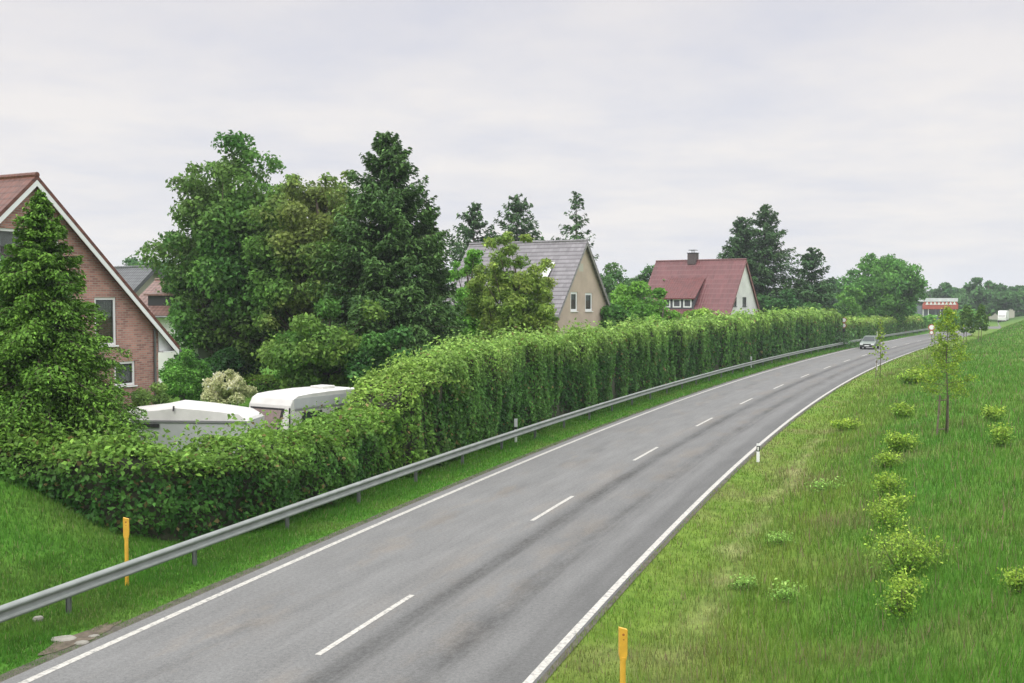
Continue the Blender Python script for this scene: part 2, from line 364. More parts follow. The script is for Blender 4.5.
def grasscol(x, y):
    """the sward's own colour: deep green lawn grass, yellower verge, brown seeding patches, a straw-coloured trodden strip"""
    t, o = to(x, y)
    n1 = vnoise(x * 0.22, y * 0.22, seed=11); n2 = vnoise(x * 0.6, y * 0.6, seed=23); n3 = vnoise(x * 1.6, y * 1.6, seed=31)
    right = o > 0
    fy = np.where(right, 0.9 - 0.62 * sstep(6.5, 10.5, o + (n1 - 0.5) * 4), 0.12) + (n2 - 0.5) * 0.7
    c = mixc3(G_DEEP, G_YEL, np.clip(fy, 0, 1))
    fb = np.where(right, sstep(0.50, 0.74, n2 * 0.6 + n1 * 0.4) * (0.40 - 0.25 * sstep(8, 12, o)), 0.10 * sstep(0.55, 0.7, n2))
    c = mixc3(c, G_BRN, np.clip(fb, 0, 1))
    st = np.exp(-((o - 6.0 - (n1 - 0.5) * 1.0) / 0.32) ** 2) * right * (0.35 + 0.65 * sstep(0.4, 0.6, n3)) * sstep(14, 20, t) * (1 - sstep(45, 60, t))
    c = mixc3(c, G_STRAW, np.clip(st * 0.55, 0, 1))
    return c, fb, st
def flatcol(x, y):
    c, fb, st = grasscol(x, y); t, o = to(x, y)
    d = np.hypot(x, y); f = sstep(150, 500, d)
    return mixc3(c, np.array([0.075, 0.125, 0.045]), f)
ground = fastmesh('ground', V, F, groundmat(), None, flatcol(V[:, 0], V[:, 1])); tag(ground, kind='structure')
ground.data.polygons.foreach_set('use_smooth', [True] * len(ground.data.polygons))

def strip(name, ts, oa, ob, z, m, parent=None, n=1):
    """a sheet along the road between offsets oa and ob"""
    ts = np.asarray(ts); V = []; UV = []
    for k in range(n + 1):
        o = oa + (ob - oa) * k / n; x, y = rd(ts, o); V.append(np.stack([x, y, np.full_like(x, z)], 1))
    V = np.stack(V, 1); m_ = len(ts); I = np.arange(m_ * (n + 1)).reshape(m_, n + 1)
    F = np.stack([I[:-1, :-1], I[:-1, 1:], I[1:, 1:], I[1:, :-1]], -1).reshape(-1, 4)
    o_ = fastmesh(name, V.reshape(-1, 3), F, m, parent)
    uvl = o_.data.uv_layers.new(name='UVMap'); al = np.concatenate([[0], np.cumsum(np.hypot(np.diff(rd(ts, 0)[0]), np.diff(rd(ts, 0)[1])))])
    uu = np.stack([np.tile(oa + (ob - oa) * np.arange(n + 1) / n, m_), np.repeat(al, n + 1)], 1)
    uvl.data.foreach_set('uv', uu[F.ravel()].astype(np.float32).ravel()); return o_
def asphalt():
    m = bpy.data.materials.new('asphalt'); m.use_nodes = True; n = m.node_tree.nodes; l = m.node_tree.links
    b = n['Principled BSDF']; b.inputs['Roughness'].default_value = 0.82; b.inputs['Specular IOR Level'].default_value = 0.35
    uv = n.new('ShaderNodeUVMap'); uv.uv_map = 'UVMap'; s = n.new('ShaderNodeSeparateXYZ'); l.new(uv.outputs[0], s.inputs[0])
    def M(op, *a):
        k = n.new('ShaderNodeMath'); k.operation = op
        for i, v in enumerate(a):
            if hasattr(v, 'links'): l.new(v, k.inputs[i])
            else: k.inputs[i].default_value = v
        return k.outputs[0]
    def noise(su, sv, det=5, rough=0.6, off=0.0):
        c = n.new('ShaderNodeCombineXYZ'); l.new(M('MULTIPLY', s.outputs[0], su), c.inputs[0]); l.new(M('MULTIPLY_ADD', s.outputs[1], sv, off), c.inputs[1])
        x = n.new('ShaderNodeTexNoise'); x.inputs['Scale'].default_value = 1; x.inputs['Detail'].default_value = det; x.inputs['Roughness'].default_value = rough
        l.new(c.outputs[0], x.inputs['Vector']); return x.outputs[0]
    def band(c, wd, wob=0.0, nz=None):
        d = M('SUBTRACT', s.outputs[0], c)
        if nz is not None: d = M('ADD', d, M('MULTIPLY', M('SUBTRACT', nz, 0.5), wob))
        return M('EXPONENT', M('MULTIPLY', M('MULTIPLY', M('DIVIDE', d, wd), M('DIVIDE', d, wd)), -1.0))
    def ramp(x, a, bb, lo=0.0, hi=1.0):
        r = n.new('ShaderNodeMapRange'); r.inputs[1].default_value = a; r.inputs[2].default_value = bb; r.inputs[3].default_value = lo; r.inputs[4].default_value = hi; l.new(x, r.inputs[0]); return r.outputs[0]
    fine = noise(38, 38, 3, 0.8); grain = noise(13, 13, 4, 0.8, 3); mid = noise(1.6, 0.35, 8, 0.65); strk = noise(5.0, 0.10, 6, 0.6, 7.0); pat = noise(0.9, 0.22, 6, 0.7, 19)
    val = M('ADD', ramp(mid, 0.3, 0.7, 0.130, 0.168), M('MULTIPLY', M('SUBTRACT', grain, 0.5), 0.20))
    val = M('ADD', val, M('MULTIPLY', M('SUBTRACT', fine, 0.5), 0.18)); val = M('ADD', val, M('MULTIPLY', M('SUBTRACT', strk, 0.5), 0.05))
    dark = M('MULTIPLY', band(0.68, 0.26, 0.5, strk), ramp(pat, 0.30, 0.60, 0.35, 1.0))          # bitumen-rich seam right of the centre line
    d2 = M('MULTIPLY', band(2.2, 0.28, 0.6, strk), ramp(noise(1.2, 0.30, 6, 0.7, 41), 0.36, 0.60, 0.25, 1.0))
    d3 = M('MULTIPLY', band(-2.1, 0.45, 0.9, strk), ramp(noise(1.2, 0.25, 6, 0.7, 77), 0.5, 0.66))
    d4 = M('MULTIPLY', ramp(s.outputs[0], 3.0, 3.35), 0.75)                              # smoother dark edge strip
    rl = ramp(s.outputs[0], -0.1, 0.5, 0.0, 0.10)                                        # right lane a newer, darker course
    speck = ramp(noise(7, 5, 6, 0.85, 11), 0.36, 0.66, 0.35, 1.0)
    dk = M('ADD', M('ADD', M('MULTIPLY', M('MULTIPLY', dark, speck), 0.75), M('MULTIPLY', M('MULTIPLY', d2, speck), 0.68)), M('ADD', M('MULTIPLY', d3, 0.20), M('ADD', M('MULTIPLY', d4, 0.30), rl)))
    val = M('MULTIPLY', val, M('SUBTRACT', 1.0, M('MINIMUM', dk, 0.8)))
    br = M('MAXIMUM', M('MULTIPLY', band(0.1, 0.5, 1.2, mid), ramp(pat, 0.45, 0.62)), M('MULTIPLY', band(1.75, 0.5, 1.0, mid), ramp(noise(1, 0.3, 6, 0.7, 5), 0.45, 0.6)))
    br = M('MAXIMUM', br, M('MULTIPLY', band(-2.3, 0.7, 1.0, mid), ramp(noise(1, 0.28, 6, 0.7, 61), 0.5, 0.62)))
    c = n.new('ShaderNodeMix'); c.data_type = 'RGBA'; l.new(M('MULTIPLY', br, 0.6), c.inputs[0]); c.inputs[6].default_value = (1.0, 1.0, 0.985, 1); c.inputs[7].default_value = (1.16, 1.03, 0.88, 1)
    v = n.new('ShaderNodeVectorMath'); v.operation = 'SCALE'; l.new(c.outputs[2], v.inputs[0]); l.new(val, v.inputs['Scale']); l.new(v.outputs[0], b.inputs['Base Color'])
    u = n.new('ShaderNodeBump'); u.inputs['Strength'].default_value = 0.35; u.inputs['Distance'].default_value = 0.01; l.new(fine, u.inputs['Height']); l.new(u.outputs[0], b.inputs['Normal'])
    return m
tt = np.concatenate([np.arange(-30, 260, 1.5), np.arange(260, 900, 10)])
road = strip('road', tt, -4.22, 4.02, 0.0, asphalt(), None, 6); tag(road, kind='structure')
def linemat():
    m = bpy.data.materials.new('road_paint'); m.use_nodes = True; n = m.node_tree.nodes; l = m.node_tree.links
    b = n['Principled BSDF']; b.inputs['Roughness'].default_value = 0.6; t = n.new('ShaderNodeTexCoord')
    x = n.new('ShaderNodeTexNoise'); x.inputs['Scale'].default_value = 9; x.inputs['Detail'].default_value = 9; x.inputs['Roughness'].default_value = 0.75; l.new(t.outputs['Object'], x.inputs['Vector'])
    r = n.new('ShaderNodeValToRGB'); e = r.color_ramp.elements; e[0].position = 0.37; e[0].color = (0.20, 0.20, 0.19, 1); e[1].position = 0.54; e[1].color = (0.47, 0.45, 0.41, 1)
    l.new(x.outputs[0], r.inputs[0]); l.new(r.outputs[0], b.inputs['Base Color']); return m
PAINT = linemat()
strip('edge_line', tt, -HW - 0.075, -HW + 0.075, 0.004, PAINT, road)
strip('edge_line', tt, HW - 0.04, HW + 0.11, 0.004, PAINT, road)
ft = np.arange(-10, 400, 0.05); fl = np.concatenate([[0], np.cumsum(np.hypot(np.diff(xc(ft)), np.diff(ft)))])
l0 = np.interp(18.12, ft, fl)
for k in range(-2, 26):
    a = l0 + k * 11.85; ts = np.interp(np.linspace(a, a + 3.95, 6), fl, ft); strip('lane_dash', ts, -0.06, 0.06, 0.004, PAINT, road)
# dirt shoulder strips where the turf gives out beside the asphalt
def dirt():
    return mat('shoulder_dirt', (0.085, 0.078, 0.06), 0.95, var=0.35, vscale=5, bump=0.6, bscale=30)
sl = strip('shoulder', np.arange(-10, 180, 1.0), -4.50, -4.215, -0.005, dirt(), None, 1); tag(sl, kind='structure')
sl = strip('shoulder', np.arange(-10, 180, 1.0), 4.015, 4.14, -0.005, dirt(), None, 1); tag(sl, kind='structure')

# distant hills
def hills(name, dist, x0, x1, hmax, seed, colr):
    xs = np.linspace(x0, x1, 160); V = []; n = 7
    h = hmax * (0.55 + 0.45 * vnoise(xs / 420.0, 0 * xs, seed=seed, octv=5)) + 2.5 * vnoise(xs / 14.0, 0 * xs, seed=seed + 3, octv=2)
    for k in range(n):
        a = k / (n - 1); V.append(np.stack([xs, dist + a * 700 + 0 * xs, h * math.sin(a * math.pi * 0.5) ** 0.7 - 1], 1))
    V = np.stack(V, 0); I = np.arange(n * 160).reshape(n, 160); F = np.stack([I[:-1, :-1], I[:-1, 1:], I[1:, 1:], I[1:, :-1]], -1).reshape(-1, 4)
    m = mat('wooded_hillside', colr, 0.95, var=0.35, vscale=0.02)
    return tag(fastmesh(name, V.reshape(-1, 3), F, m), kind='structure')
hills("hills", 1500, -2400, 2400, 31, 3, (0.045, 0.085, 0.04))

# ------------------------------------------------------------------ grass
def grass(name, n, t0, t1, o0, o1, hgt, wpx, seed, label, blade_col=None, skip=None, seedhead=0.0, hvar=None):
    rng = np.random.default_rng(seed)
    u = rng.random(n); t = 1 / (1 / t0 + u * (1 / t1 - 1 / t0)); o = rng.uniform(o0, o1, n)
    x, y = rd(t, o)
    ok = (np.abs(x) < 0.56 * y + 4) & (y > 6)
    if skip is not None: ok &= ~skip(x, y, t, o)
    x, y, t, o = x[ok], y[ok], t[ok], o[ok]; n = len(x)
    d = np.hypot(x, y); z = gz(x, y)
    c, fb, st = grasscol(x, y)
    clump = vnoise(x * 2.2, y * 2.2, seed=seed, octv=2)
    h = hgt * (0.55 + 0.9 * clump) * rng.uniform(0.6, 1.25, n) * (1 - 0.6 * st)
    if hvar is not None: h = h * hvar(t, o)
    h = np.maximum(h, d * 0.0012)
    wd = np.maximum(0.006, d * wpx / 1050.0) * rng.uniform(0.7, 1.3, n)
    az = rng.uniform(0, 2 * np.pi, n); ln = rng.uniform(0.05, 0.55, n) * h
    fa = rng.uniform(0, 2 * np.pi, n)
    tip = np.stack([x + np.cos(az) * ln, y + np.sin(az) * ln, z + h], 1)
    bx, by = np.cos(fa) * wd / 2, np.sin(fa) * wd / 2
    V = np.stack([np.stack([x - bx, y - by, z - 0.02], 1), np.stack([x + bx, y + by, z - 0.02], 1), tip], 1)
    c = c * rng.uniform(0.65, 1.45, (n, 1)) * (0.75 + 0.5 * clump[:, None])
    c = c * (1 + rng.normal(0, 0.08, (n, 3)))
    sh = rng.random(n) < seedhead * (0.3 + 1.7 * fb)
    c[sh] = np.array([0.24, 0.17, 0.12]) * rng.uniform(0.7, 1.3, (sh.sum(), 1)); V[sh, 2, 2] += 0.25 * h[sh]
    yl = rng.random(n) < 0.04; c[yl] = np.array([0.30, 0.30, 0.14]) * rng.uniform(0.7, 1.2, (yl.sum(), 1))
    o_ = fastmesh(name, V.reshape(-1, 3), np.arange(3 * n).reshape(n, 3), GRASSM, None, np.repeat(c, 3, axis=0))
    return tag(o_, label, 'grass', kind='stuff')
grass('meadow_grass', 520000, 9, 210, 4.03, 32, 0.24, 0.85, 3, 'long seeding meadow grass covering the bank right of the road', seedhead=0.10, hvar=lambda t, o: 0.35 + 0.65 * sstep(4.2, 6.5, o))
def skl(x, y, t, o):
    return (o > -5.25) & (np.abs(t - 17.1) < 1.2) & (vnoise(x * 2.4, y * 2.4, seed=9) > 0.52) | (o < -7.3) & (t > 29)
grass('verge_grass', 230000, 9, 170, -8.2, -4.25, 0.085, 0.85, 4, 'short green verge grass between the road and the hedge', skip=skl, hvar=lambda t, o: 0.5 + 0.7 * sstep(-4.4, -5.2, o))
grass('mound_grass', 120000, 12, 29, -17, -8.2, 0.13, 0.85, 6, 'lush green grass on the mound behind the steel guardrail')

# ------------------------------------------------------------------ vegetation builders
def smooth_tube_trunk(parent, pts, rad, limbs=(), name='trunk', n=8, m=None):
    mb = MB(); mb.tube(pts, rad, n)
    for p, r in limbs: mb.tube(p, r, 5)
    return mb.build(name, m or BARK, parent, smooth=True, uv=False)
def broadleaf(name, label, cat, x, y, top, rx, base_frac, ncl, nleaf, size, c1, c2, seed, group=None, ry=None, lean=(0, 0), shape='round', cl_r=(0.17, 0.30), gz_=None, trunk_r=None, fill=0.0, c3=None, c3f=0.0, brush=0.0):
    """trunk with limbs to every clump; crown of clumps of leaves, open between them"""
    rng = np.random.default_rng(seed); z0 = (gz1(x, y) if gz_ is None else gz_) - 0.05; H = top - z0
    t = thing(name, label, cat, (x, y, z0), 0, group); ry = ry or rx
    zb = H * base_frac; zc = (zb + H) / 2; rz = (H - zb) / 2
    # clump centres
    C = []
    k = 0
    while len(C) < ncl and k < 20000:
        k += 1
        p = rng.normal(0, 1, 3); p /= np.linalg.norm(p); r = rng.random() ** 0.38
        q = p * r
        if shape == 'cone': 
            hh = rng.random() ** 1.25; a = rng.uniform(0, 2 * math.pi); rr = (1 - hh) ** 0.85 * (0.35 + 0.65 * rng.random() ** 0.45)
            q = np.array([math.cos(a) * rr, math.sin(a) * rr, hh * 2 - 1])
        elif shape == 'dome' and q[2] < 0: q[2] *= 0.9; q[:2] *= 1.08
        C.append(q)
    C = np.array(C)
    lump = (0.80 if ncl < 100 else 0.86) + (0.42 if ncl < 100 else 0.30) * vnoise(C[:, 0] * 1.6 + 7 + seed, C[:, 1] * 1.6, C[:, 2] * 1.6, seed=seed, octv=2)
    cr = rng.uniform(*cl_r, ncl) * min(rx, rz) * (1.0 if shape != 'cone' else 1.0) * (0.75 + 0.5 * (1 - np.abs(C[:, 2])))
    if shape == 'cone': cr = rng.uniform(*cl_r, ncl) * rx * (0.30 + 0.70 * (1 - (C[:, 2] + 1) / 2))
    P = C * np.array([rx, ry, rz]) * lump[:, None]
    P = P - unit(P) * cr[:, None] * 0.55; P[:, 2] += zc; P[:, 2] = np.clip(P[:, 2], zb + cr * 0.3, H - cr * 0.75)
    P[:, 0] += lean[0] * P[:, 2] / H; P[:, 1] += lean[1] * P[:, 2] / H
    # trunk and limbs
    tr = trunk_r or 0.022 * H; th = min(H * 0.80, zc + rz * 0.55); segs = 7
    tp = [(lean[0] * th * i / segs / H + 0.12 * tr * math.sin(i * 2.1 + seed) * 3 * (i > 0), lean[1] * th * i / segs / H + 0.3 * tr * math.cos(i * 1.7) * (i > 0), th * i / segs) for i in range(segs + 1)]
    rad = [tr * (1.35 if i == 0 else 1) * (1 - 0.8 * i / segs) for i in range(segs + 1)]
    limbs = []
    for i in rng.permutation(ncl)[:min(ncl, 70)]:
        p = P[i]; f = np.clip((p[2] * 0.62) / th, 0.22, 0.93); s = np.array([np.interp(f * segs, range(segs + 1), [q[j] for q in tp]) for j in range(3)])
        mid = (s + p) / 2 + np.array([0, 0, -0.05 * H * rng.random()]) + rng.normal(0, 0.02 * H, 3)
        r0 = tr * (1 - 0.8 * f) * 0.5; limbs.append(([s, mid, p], [r0, r0 * 0.6, r0 * 0.15]))
    smooth_tube_trunk(t, tp, rad, limbs)
    # leaves
    wgt = cr ** 2; idx = rng.choice(ncl, nleaf, p=wgt / wgt.sum())
    dr = rng.normal(0, 1, (nleaf, 3)); dr[:, 2] += 0.25; dr = unit(dr); rr = rng.random(nleaf) ** 0.33 * (1 + 0.15 * np.abs(rng.normal(0, 1, nleaf)))
    lump2 = 0.75 + 0.6 * vnoise(dr[:, 0] * 2.2 + idx * 3.1, dr[:, 1] * 2.2, dr[:, 2] * 2.2, seed=seed + 1, octv=2)
    Q = P[idx] + dr * (cr[idx] * rr * lump2)[:, None] * np.array([1.1, 1.1, 0.8])
    tone = rng.random(ncl); col = mixc3(c1, c2, np.clip(tone[idx] * 0.9 + rng.random(nleaf) * 0.3 - 0.1, 0, 1))
    if c3 is not None:
        f3 = sstep(0.45, 0.75, vnoise(Q[:, 0] * 0.3, Q[:, 1] * 0.3, Q[:, 2] * 0.3, seed=seed + 9) + 0.1 * rng.random(nleaf)) * c3f; col = mixc3(col, c3, f3)
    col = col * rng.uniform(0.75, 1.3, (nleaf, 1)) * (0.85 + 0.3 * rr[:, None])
    leaves('crown', Q, dr + np.array([0, 0, 0.5]), size, col, t, rng)
    return t
def conifer(name, label, cat, x, y, top, rad, seed, nb=120, spray=260, size=0.22, c1=(0.02, 0.05, 0.025), c2=(0.045, 0.09, 0.04), group=None, base=0.05, droop=0.25, power=0.85, gaps=0.0, thin=1.0):
    rng = np.random.default_rng(seed); z0 = gz1(x, y) - 0.05; H = top - z0; nb = int(nb * 1.7); spray = int(spray * 0.62); size = size * 0.9
    t = thing(name, label, cat, (x, y, z0), 0, group)
    hs = base + (0.985 - base) * (np.arange(nb) / nb) ** 0.95 + rng.normal(0, 0.014, nb); hs = np.clip(hs, 0.005, 0.985); az = np.arange(nb) * 2.39996 + rng.normal(0, 0.6, nb)
    Lb = rad * (1 - hs) ** power * rng.uniform(0.55, 1.15, nb) * (1 + 0.12 * (rng.random(nb) > 0.9)) + 0.02 * rad
    if gaps: Lb *= np.where(rng.random(nb) < gaps, 0.4, 1)
    limbs = []; S = []; A = []; Nn = []; W = []; B = []
    for i in range(nb):
        d = np.array([math.cos(az[i]), math.sin(az[i]), 0]); side = np.array([-d[1], d[0], 0]); L = Lb[i]; z = hs[i] * H
        up = 0.10 + 0.55 * hs[i] ** 3; k = np.linspace(0, 1, 5)
        pts = [np.array([0, 0, z]) + d * L * q + np.array([0, 0, L * (up * q - droop * 1.4 * q * q + (0.10 + 0.3 * hs[i]) * q ** 3)]) for q in k]
        limbs.append((pts[::2], [0.012 * H * (1 - hs[i]) * 0.35 + 0.015, 0.015, 0.006]))
        n = max(6, int(spray * (L / rad) * thin)); q = rng.random(n) ** 0.62; lat = rng.uniform(-1, 1, n) * (0.10 + 0.30 * (1 - q) ** 0.7 * np.minimum(1, q * 4)) * L
        zz = L * (up * q - droop * 1.4 * q * q + (0.10 + 0.3 * hs[i]) * q ** 3)
        p = np.array([0, 0, z]) + d * (L * q)[:, None] + side * lat[:, None]; p[:, 2] += zz - np.abs(lat) * 0.35 - rng.random(n) ** 2 * 0.22 * L + 0.03 * L
        S.append(p); A.append(d * 0.8 + side * np.sign(lat)[:, None] * 0.7 + np.array([0, 0, -0.45])); Nn.append(np.tile([0, 0, 1.0], (n, 1)) + d * 0.3)
        W.append(q); B.append(np.full(n, rng.random()))
    # leader
    n = int(spray * 0.4); q = rng.random(n); p = np.stack([rng.normal(0, 1, n) * 0.025 * rad * (1.3 - q), rng.normal(0, 1, n) * 0.025 * rad * (1.3 - q), H * (0.90 + 0.10 * q)], 1)
    S.append(p); A.append(np.tile([0, 0, 1.0], (n, 1)) + rng.normal(0, 0.5, (n, 3))); Nn.append(rng.normal(0, 1, (n, 3))); W.append(q); B.append(np.full(n, 0.5))
    S, A, Nn, W, B = map(np.concatenate, (S, A, Nn, W, B)); n = len(S)
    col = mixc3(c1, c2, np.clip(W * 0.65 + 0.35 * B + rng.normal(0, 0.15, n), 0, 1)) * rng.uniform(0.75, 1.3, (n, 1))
    smooth_tube_trunk(t, [(0, 0, 0), (0, 0, H * 0.5), (0, 0, H * 0.985)], [0.016 * H, 0.009 * H, 0.01], limbs)
    leaves('crown', S, Nn, size, col, t, rng, aspect=0.42, jit=0.45, m=NEEDLE, axis=A, ajit=0.35)
    return t
def hedge(name, label, path, wid, zt, zb, seed, c1, c2, ctop, dens, tp=2.0, rnd_r=0.45, group=None, lsize=None, bulge=0.25, vertical=True, topnoise=0.25, ends=True, cap=2):
    """path: list of (x,y); wid(s), zt(s) functions of the distance s; leaves on a lumpy box surface"""
    rng = np.random.default_rng(seed); P = np.array(path, float); seg = np.hypot(*np.diff(P, axis=0).T); S = np.concatenate([[0], np.cumsum(seg)]); Ltot = S[-1]
    ox, oy = P[0]; oz = gz1(ox, oy)
    t = thing(name, label, 'hedge', (ox, oy, oz), 0, group)
    def pos(s): return np.stack([np.interp(s, S, P[:, 0]), np.interp(s, S, P[:, 1])], 1)
    def nrm(s):
        a = pos(np.clip(s - 0.6, 0, Ltot)); b = pos(np.clip(s + 0.6, 0, Ltot)); d = unit(np.hstack([b - a, np.zeros((len(s), 1))])); return d[:, :2], np.stack([d[:, 1], -d[:, 0]], 1)
    # sample s with more points where it is near
    sg = np.linspace(0, Ltot, 600); pg = pos(sg); dg = np.hypot(pg[:, 0], pg[:, 1])
    sz_g = np.maximum(0.075, tp * dg / 1050.0) if lsize is None else lsize * np.ones_like(dg)
    hg = np.array([zt(s) for s in sg]) - zb; wg = np.array([wid(s) for s in sg])
    per = hg * 1.35 + wg; rate = per * dens / (sz_g ** 2 * 0.32); tot = int(np.sum((rate[1:] + rate[:-1]) / 2 * np.diff(sg))); cum = np.concatenate([[0], np.cumsum((rate[1:] + rate[:-1]) / 2)]); cum /= cum[-1]
    n = tot; s = np.interp(rng.random(n), cum, sg); hh = np.interp(s, sg, hg); ww = np.interp(s, sg, wg); sz = np.interp(s, sg, sz_g)
    u = rng.random(n) * (hh * 1.35 + ww); face = np.where(u < hh, 0, np.where(u < hh + ww, 1, 2)); face = np.where((u >= hh + ww), 2, face)
    v = rng.random(n)
    vz = 0.28 if vertical else 1.0
    bx = pos(s); d2, n2 = nrm(s)
    # face 0 front, 1 top, 2 back
    lat = np.where(face == 0, ww / 2, np.where(face == 1, (v - 0.5) * ww, -ww / 2)); zz = np.where(face == 1, hh, v ** 0.9 * hh)
    if name != 'garden_hedge': zz = np.where(face == 2, hh * (0.5 + 0.5 * v), zz)
    nz = vnoise(s * 1.1, zz * 1.1 * vz + 5, lat * 0.7, seed=seed, octv=3) - 0.5; nz2 = vnoise(s * 0.28, zz * 0.2, face * 3.0, seed=seed + 5, octv=2) - 0.5
    fine = vnoise(s * 3.4, zz * 3.4 * (0.5 if vertical else 1), lat * 3, seed=seed + 8, octv=2) - 0.5
    off = (nz * 2 * bulge + nz2 * bulge * 1.6 + fine * 0.22)
    rnd = -np.abs(rng.normal(0, 0.10, n)) + 0.05
    round_ = np.minimum(rnd_r, hh * 0.35)
    edge = np.clip((zz - (hh - round_)) / round_, 0, 1); lat_in = np.where(face == 1, np.clip((np.abs(lat) - (ww / 2 - round_)) / round_, 0, 1), 0)
    lat2 = lat + np.where(face == 0, off + rnd - 0.55 * rnd_r * edge ** 2, np.where(face == 2, -(off + rnd) + 0.55 * rnd_r * edge ** 2, 0))
    tn = (vnoise(s * 0.9, lat * 0.9, seed=seed + 3, octv=3) - 0.5) * 2 * topnoise + (vnoise(s * 0.33, 0 * s, seed=seed + 13, octv=2) - 0.5) * 2.2 * topnoise
    z2 = zz * np.where(face == 1, 1, 1) + np.where(face == 1, tn + rnd - 0.5 * rnd_r * lat_in ** 2, tn * (zz / hh) ** 3)
    foot = np.clip(1 - zz / 0.5, 0, 1); lat2 = lat2 - np.where(face == 0, foot * 0.15, 0)
    # shoots that stick out on the top
    shoot = (face == 1) & (rng.random(n) < 0.22); z2 = z2 + shoot * rng.random(n) ** 2 * 0.60 * (0.4 + vnoise(s * 2.5, lat * 2.5, seed=seed + 4, octv=1))
    X_ = bx[:, 0] + n2[:, 0] * lat2; Y_ = bx[:, 1] + n2[:, 1] * lat2
    g = zb + z2
    Nn = np.zeros((n, 3)); Nn[:, :2] = n2 * np.where(face == 0, 1, np.where(face == 2, -1, 0))[:, None]; Nn[:, 2] = np.where(face == 1, 1, 0.45 + edge)
    Q = np.stack([X_ - ox, Y_ - oy, g - oz], 1)
    plant = vnoise(s * 0.75, 0 * s, seed=seed + 21, octv=2)
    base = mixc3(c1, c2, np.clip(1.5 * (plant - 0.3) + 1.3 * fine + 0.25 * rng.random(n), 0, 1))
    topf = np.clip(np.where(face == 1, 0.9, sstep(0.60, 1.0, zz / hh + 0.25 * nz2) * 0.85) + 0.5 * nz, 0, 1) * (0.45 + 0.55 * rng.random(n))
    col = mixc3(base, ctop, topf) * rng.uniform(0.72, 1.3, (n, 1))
    brn = rng.random(n) < 0.03; col[brn] = np.array([0.17, 0.12, 0.07]) * rng.uniform(0.5, 1.1, (brn.sum(), 1))
    if ends:
        for se, sg_ in ((0.0, -1.0), (Ltot, 1.0)):
            w_, h_ = float(np.interp(se, sg, wg)), float(np.interp(se, sg, hg)); z_ = float(np.interp(se, sg, sz_g)); k_ = int(w_ * h_ * dens * 1.3 / (z_ ** 2 * 0.32))
            la = rng.uniform(-0.5, 0.5, k_) * w_; hz_ = rng.random(k_) * h_ * 0.97; ou = (vnoise(la * 1.2, hz_ * 1.2, seed=seed + 60) - 0.5) * 0.9 - np.abs(rng.normal(0, 0.12, k_)) + 0.15 - 0.5 * np.clip(np.abs(la) / (w_ / 2) - 0.6, 0, 1) - 0.5 * np.clip(hz_ / h_ - 0.8, 0, 1)
            b_ = pos(np.full(k_, se)); dd, n_ = nrm(np.full(k_, se)); Q2 = np.stack([b_[:, 0] + n_[:, 0] * la + dd[:, 0] * sg_ * ou - ox, b_[:, 1] + n_[:, 1] * la + dd[:, 1] * sg_ * ou - oy, zb + hz_ - oz], 1)
            Q = np.vstack([Q, Q2]); Nn = np.vstack([Nn, np.stack([dd[:, 0] * sg_, dd[:, 1] * sg_, np.full(k_, 0.5)], 1)]); sz = np.concatenate([sz, np.full(k_, z_)])
            col = np.vstack([col, mixc3(mixc3(c1, c2, rng.random(k_)), ctop, sstep(0.75, 1, hz_ / h_) * 0.8) * rng.uniform(0.72, 1.3, (k_, 1))])
    leaves('foliage', Q, Nn, sz, col, t, rng, jit=0.55, aspect=0.62, axis=None)
    # closed dark core: its colour stands for twigs and the dense shade inside
    k = max(8, int(Ltot / 0.8)); ss = np.linspace(0.7, Ltot - 0.7, k); b = pos(ss); d3, n3 = nrm(ss); V = []
    for j, (la, zf) in enumerate(((0.36, 0.0), (0.36, 0.55), (0.30, 0.90), (-0.30, 0.90), (-0.36, 0.55), (-0.36, 0.0))):
        wv = np.interp(ss, sg, wg); hv = np.interp(ss, sg, hg); jn = (vnoise(ss * 0.8, 0 * ss + j, seed=seed + 40) - 0.5) * 0.25
        lt = np.sign(la) * (wv / 2 - (0.30 + (0.12 if abs(la) < 0.33 else 0)) + jn * 0.8); zz_ = zb + hv * zf - (0.12 if zf > 0.8 else 0) + (jn if zf > 0 else -0.3)
        V.append(np.stack([b[:, 0] + n3[:, 0] * lt - ox, b[:, 1] + n3[:, 1] * lt - oy, zz_ - oz], 1))
    V = np.stack(V, 1); I = np.arange(k * 6).reshape(k, 6); F = [(I[a, c], I[a, (c + 1) % 6], I[a + 1, (c + 1) % 6], I[a + 1, c]) for a in range(k - 1) for c in range(6)]
    mb = MB(); mb.v = [tuple(p) for p in V.reshape(-1, 3)]; mb.f = [tuple(int(q_) for q_ in f) for f in F] + [tuple(int(q_) for q_ in I[0]), tuple(int(q_) for q_ in I[-1][::-1])]
    mb.build('twig_shade_core', TWIG_SHADE, t, uv=False)
    return t

# ------------------------------------------------------------------ the hedges
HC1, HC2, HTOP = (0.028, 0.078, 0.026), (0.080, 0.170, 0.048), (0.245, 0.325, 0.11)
def roadpath(t0, t1, o, st=1.0):
    return [tuple(float(q) for q in rd(t, o(t) if callable(o) else o)) for t in np.arange(t0, t1 + 1e-6, st)]
low = [(-16.5, 27.9), (-13.2, 27.2), (-11.2, 26.6), (-10.0, 26.3), (-9.2, 26.6)] + roadpath(25.0, 34.0, lambda t: -7.72)
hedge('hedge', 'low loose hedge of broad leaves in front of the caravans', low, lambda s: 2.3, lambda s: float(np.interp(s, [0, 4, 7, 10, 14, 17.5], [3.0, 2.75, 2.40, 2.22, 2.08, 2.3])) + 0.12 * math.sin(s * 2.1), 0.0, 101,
      (0.026, 0.078, 0.022), (0.080, 0.165, 0.040), (0.16, 0.24, 0.06), 2.2, vertical=False, bulge=0.50, topnoise=0.30, lsize=0.135, rnd_r=0.7)
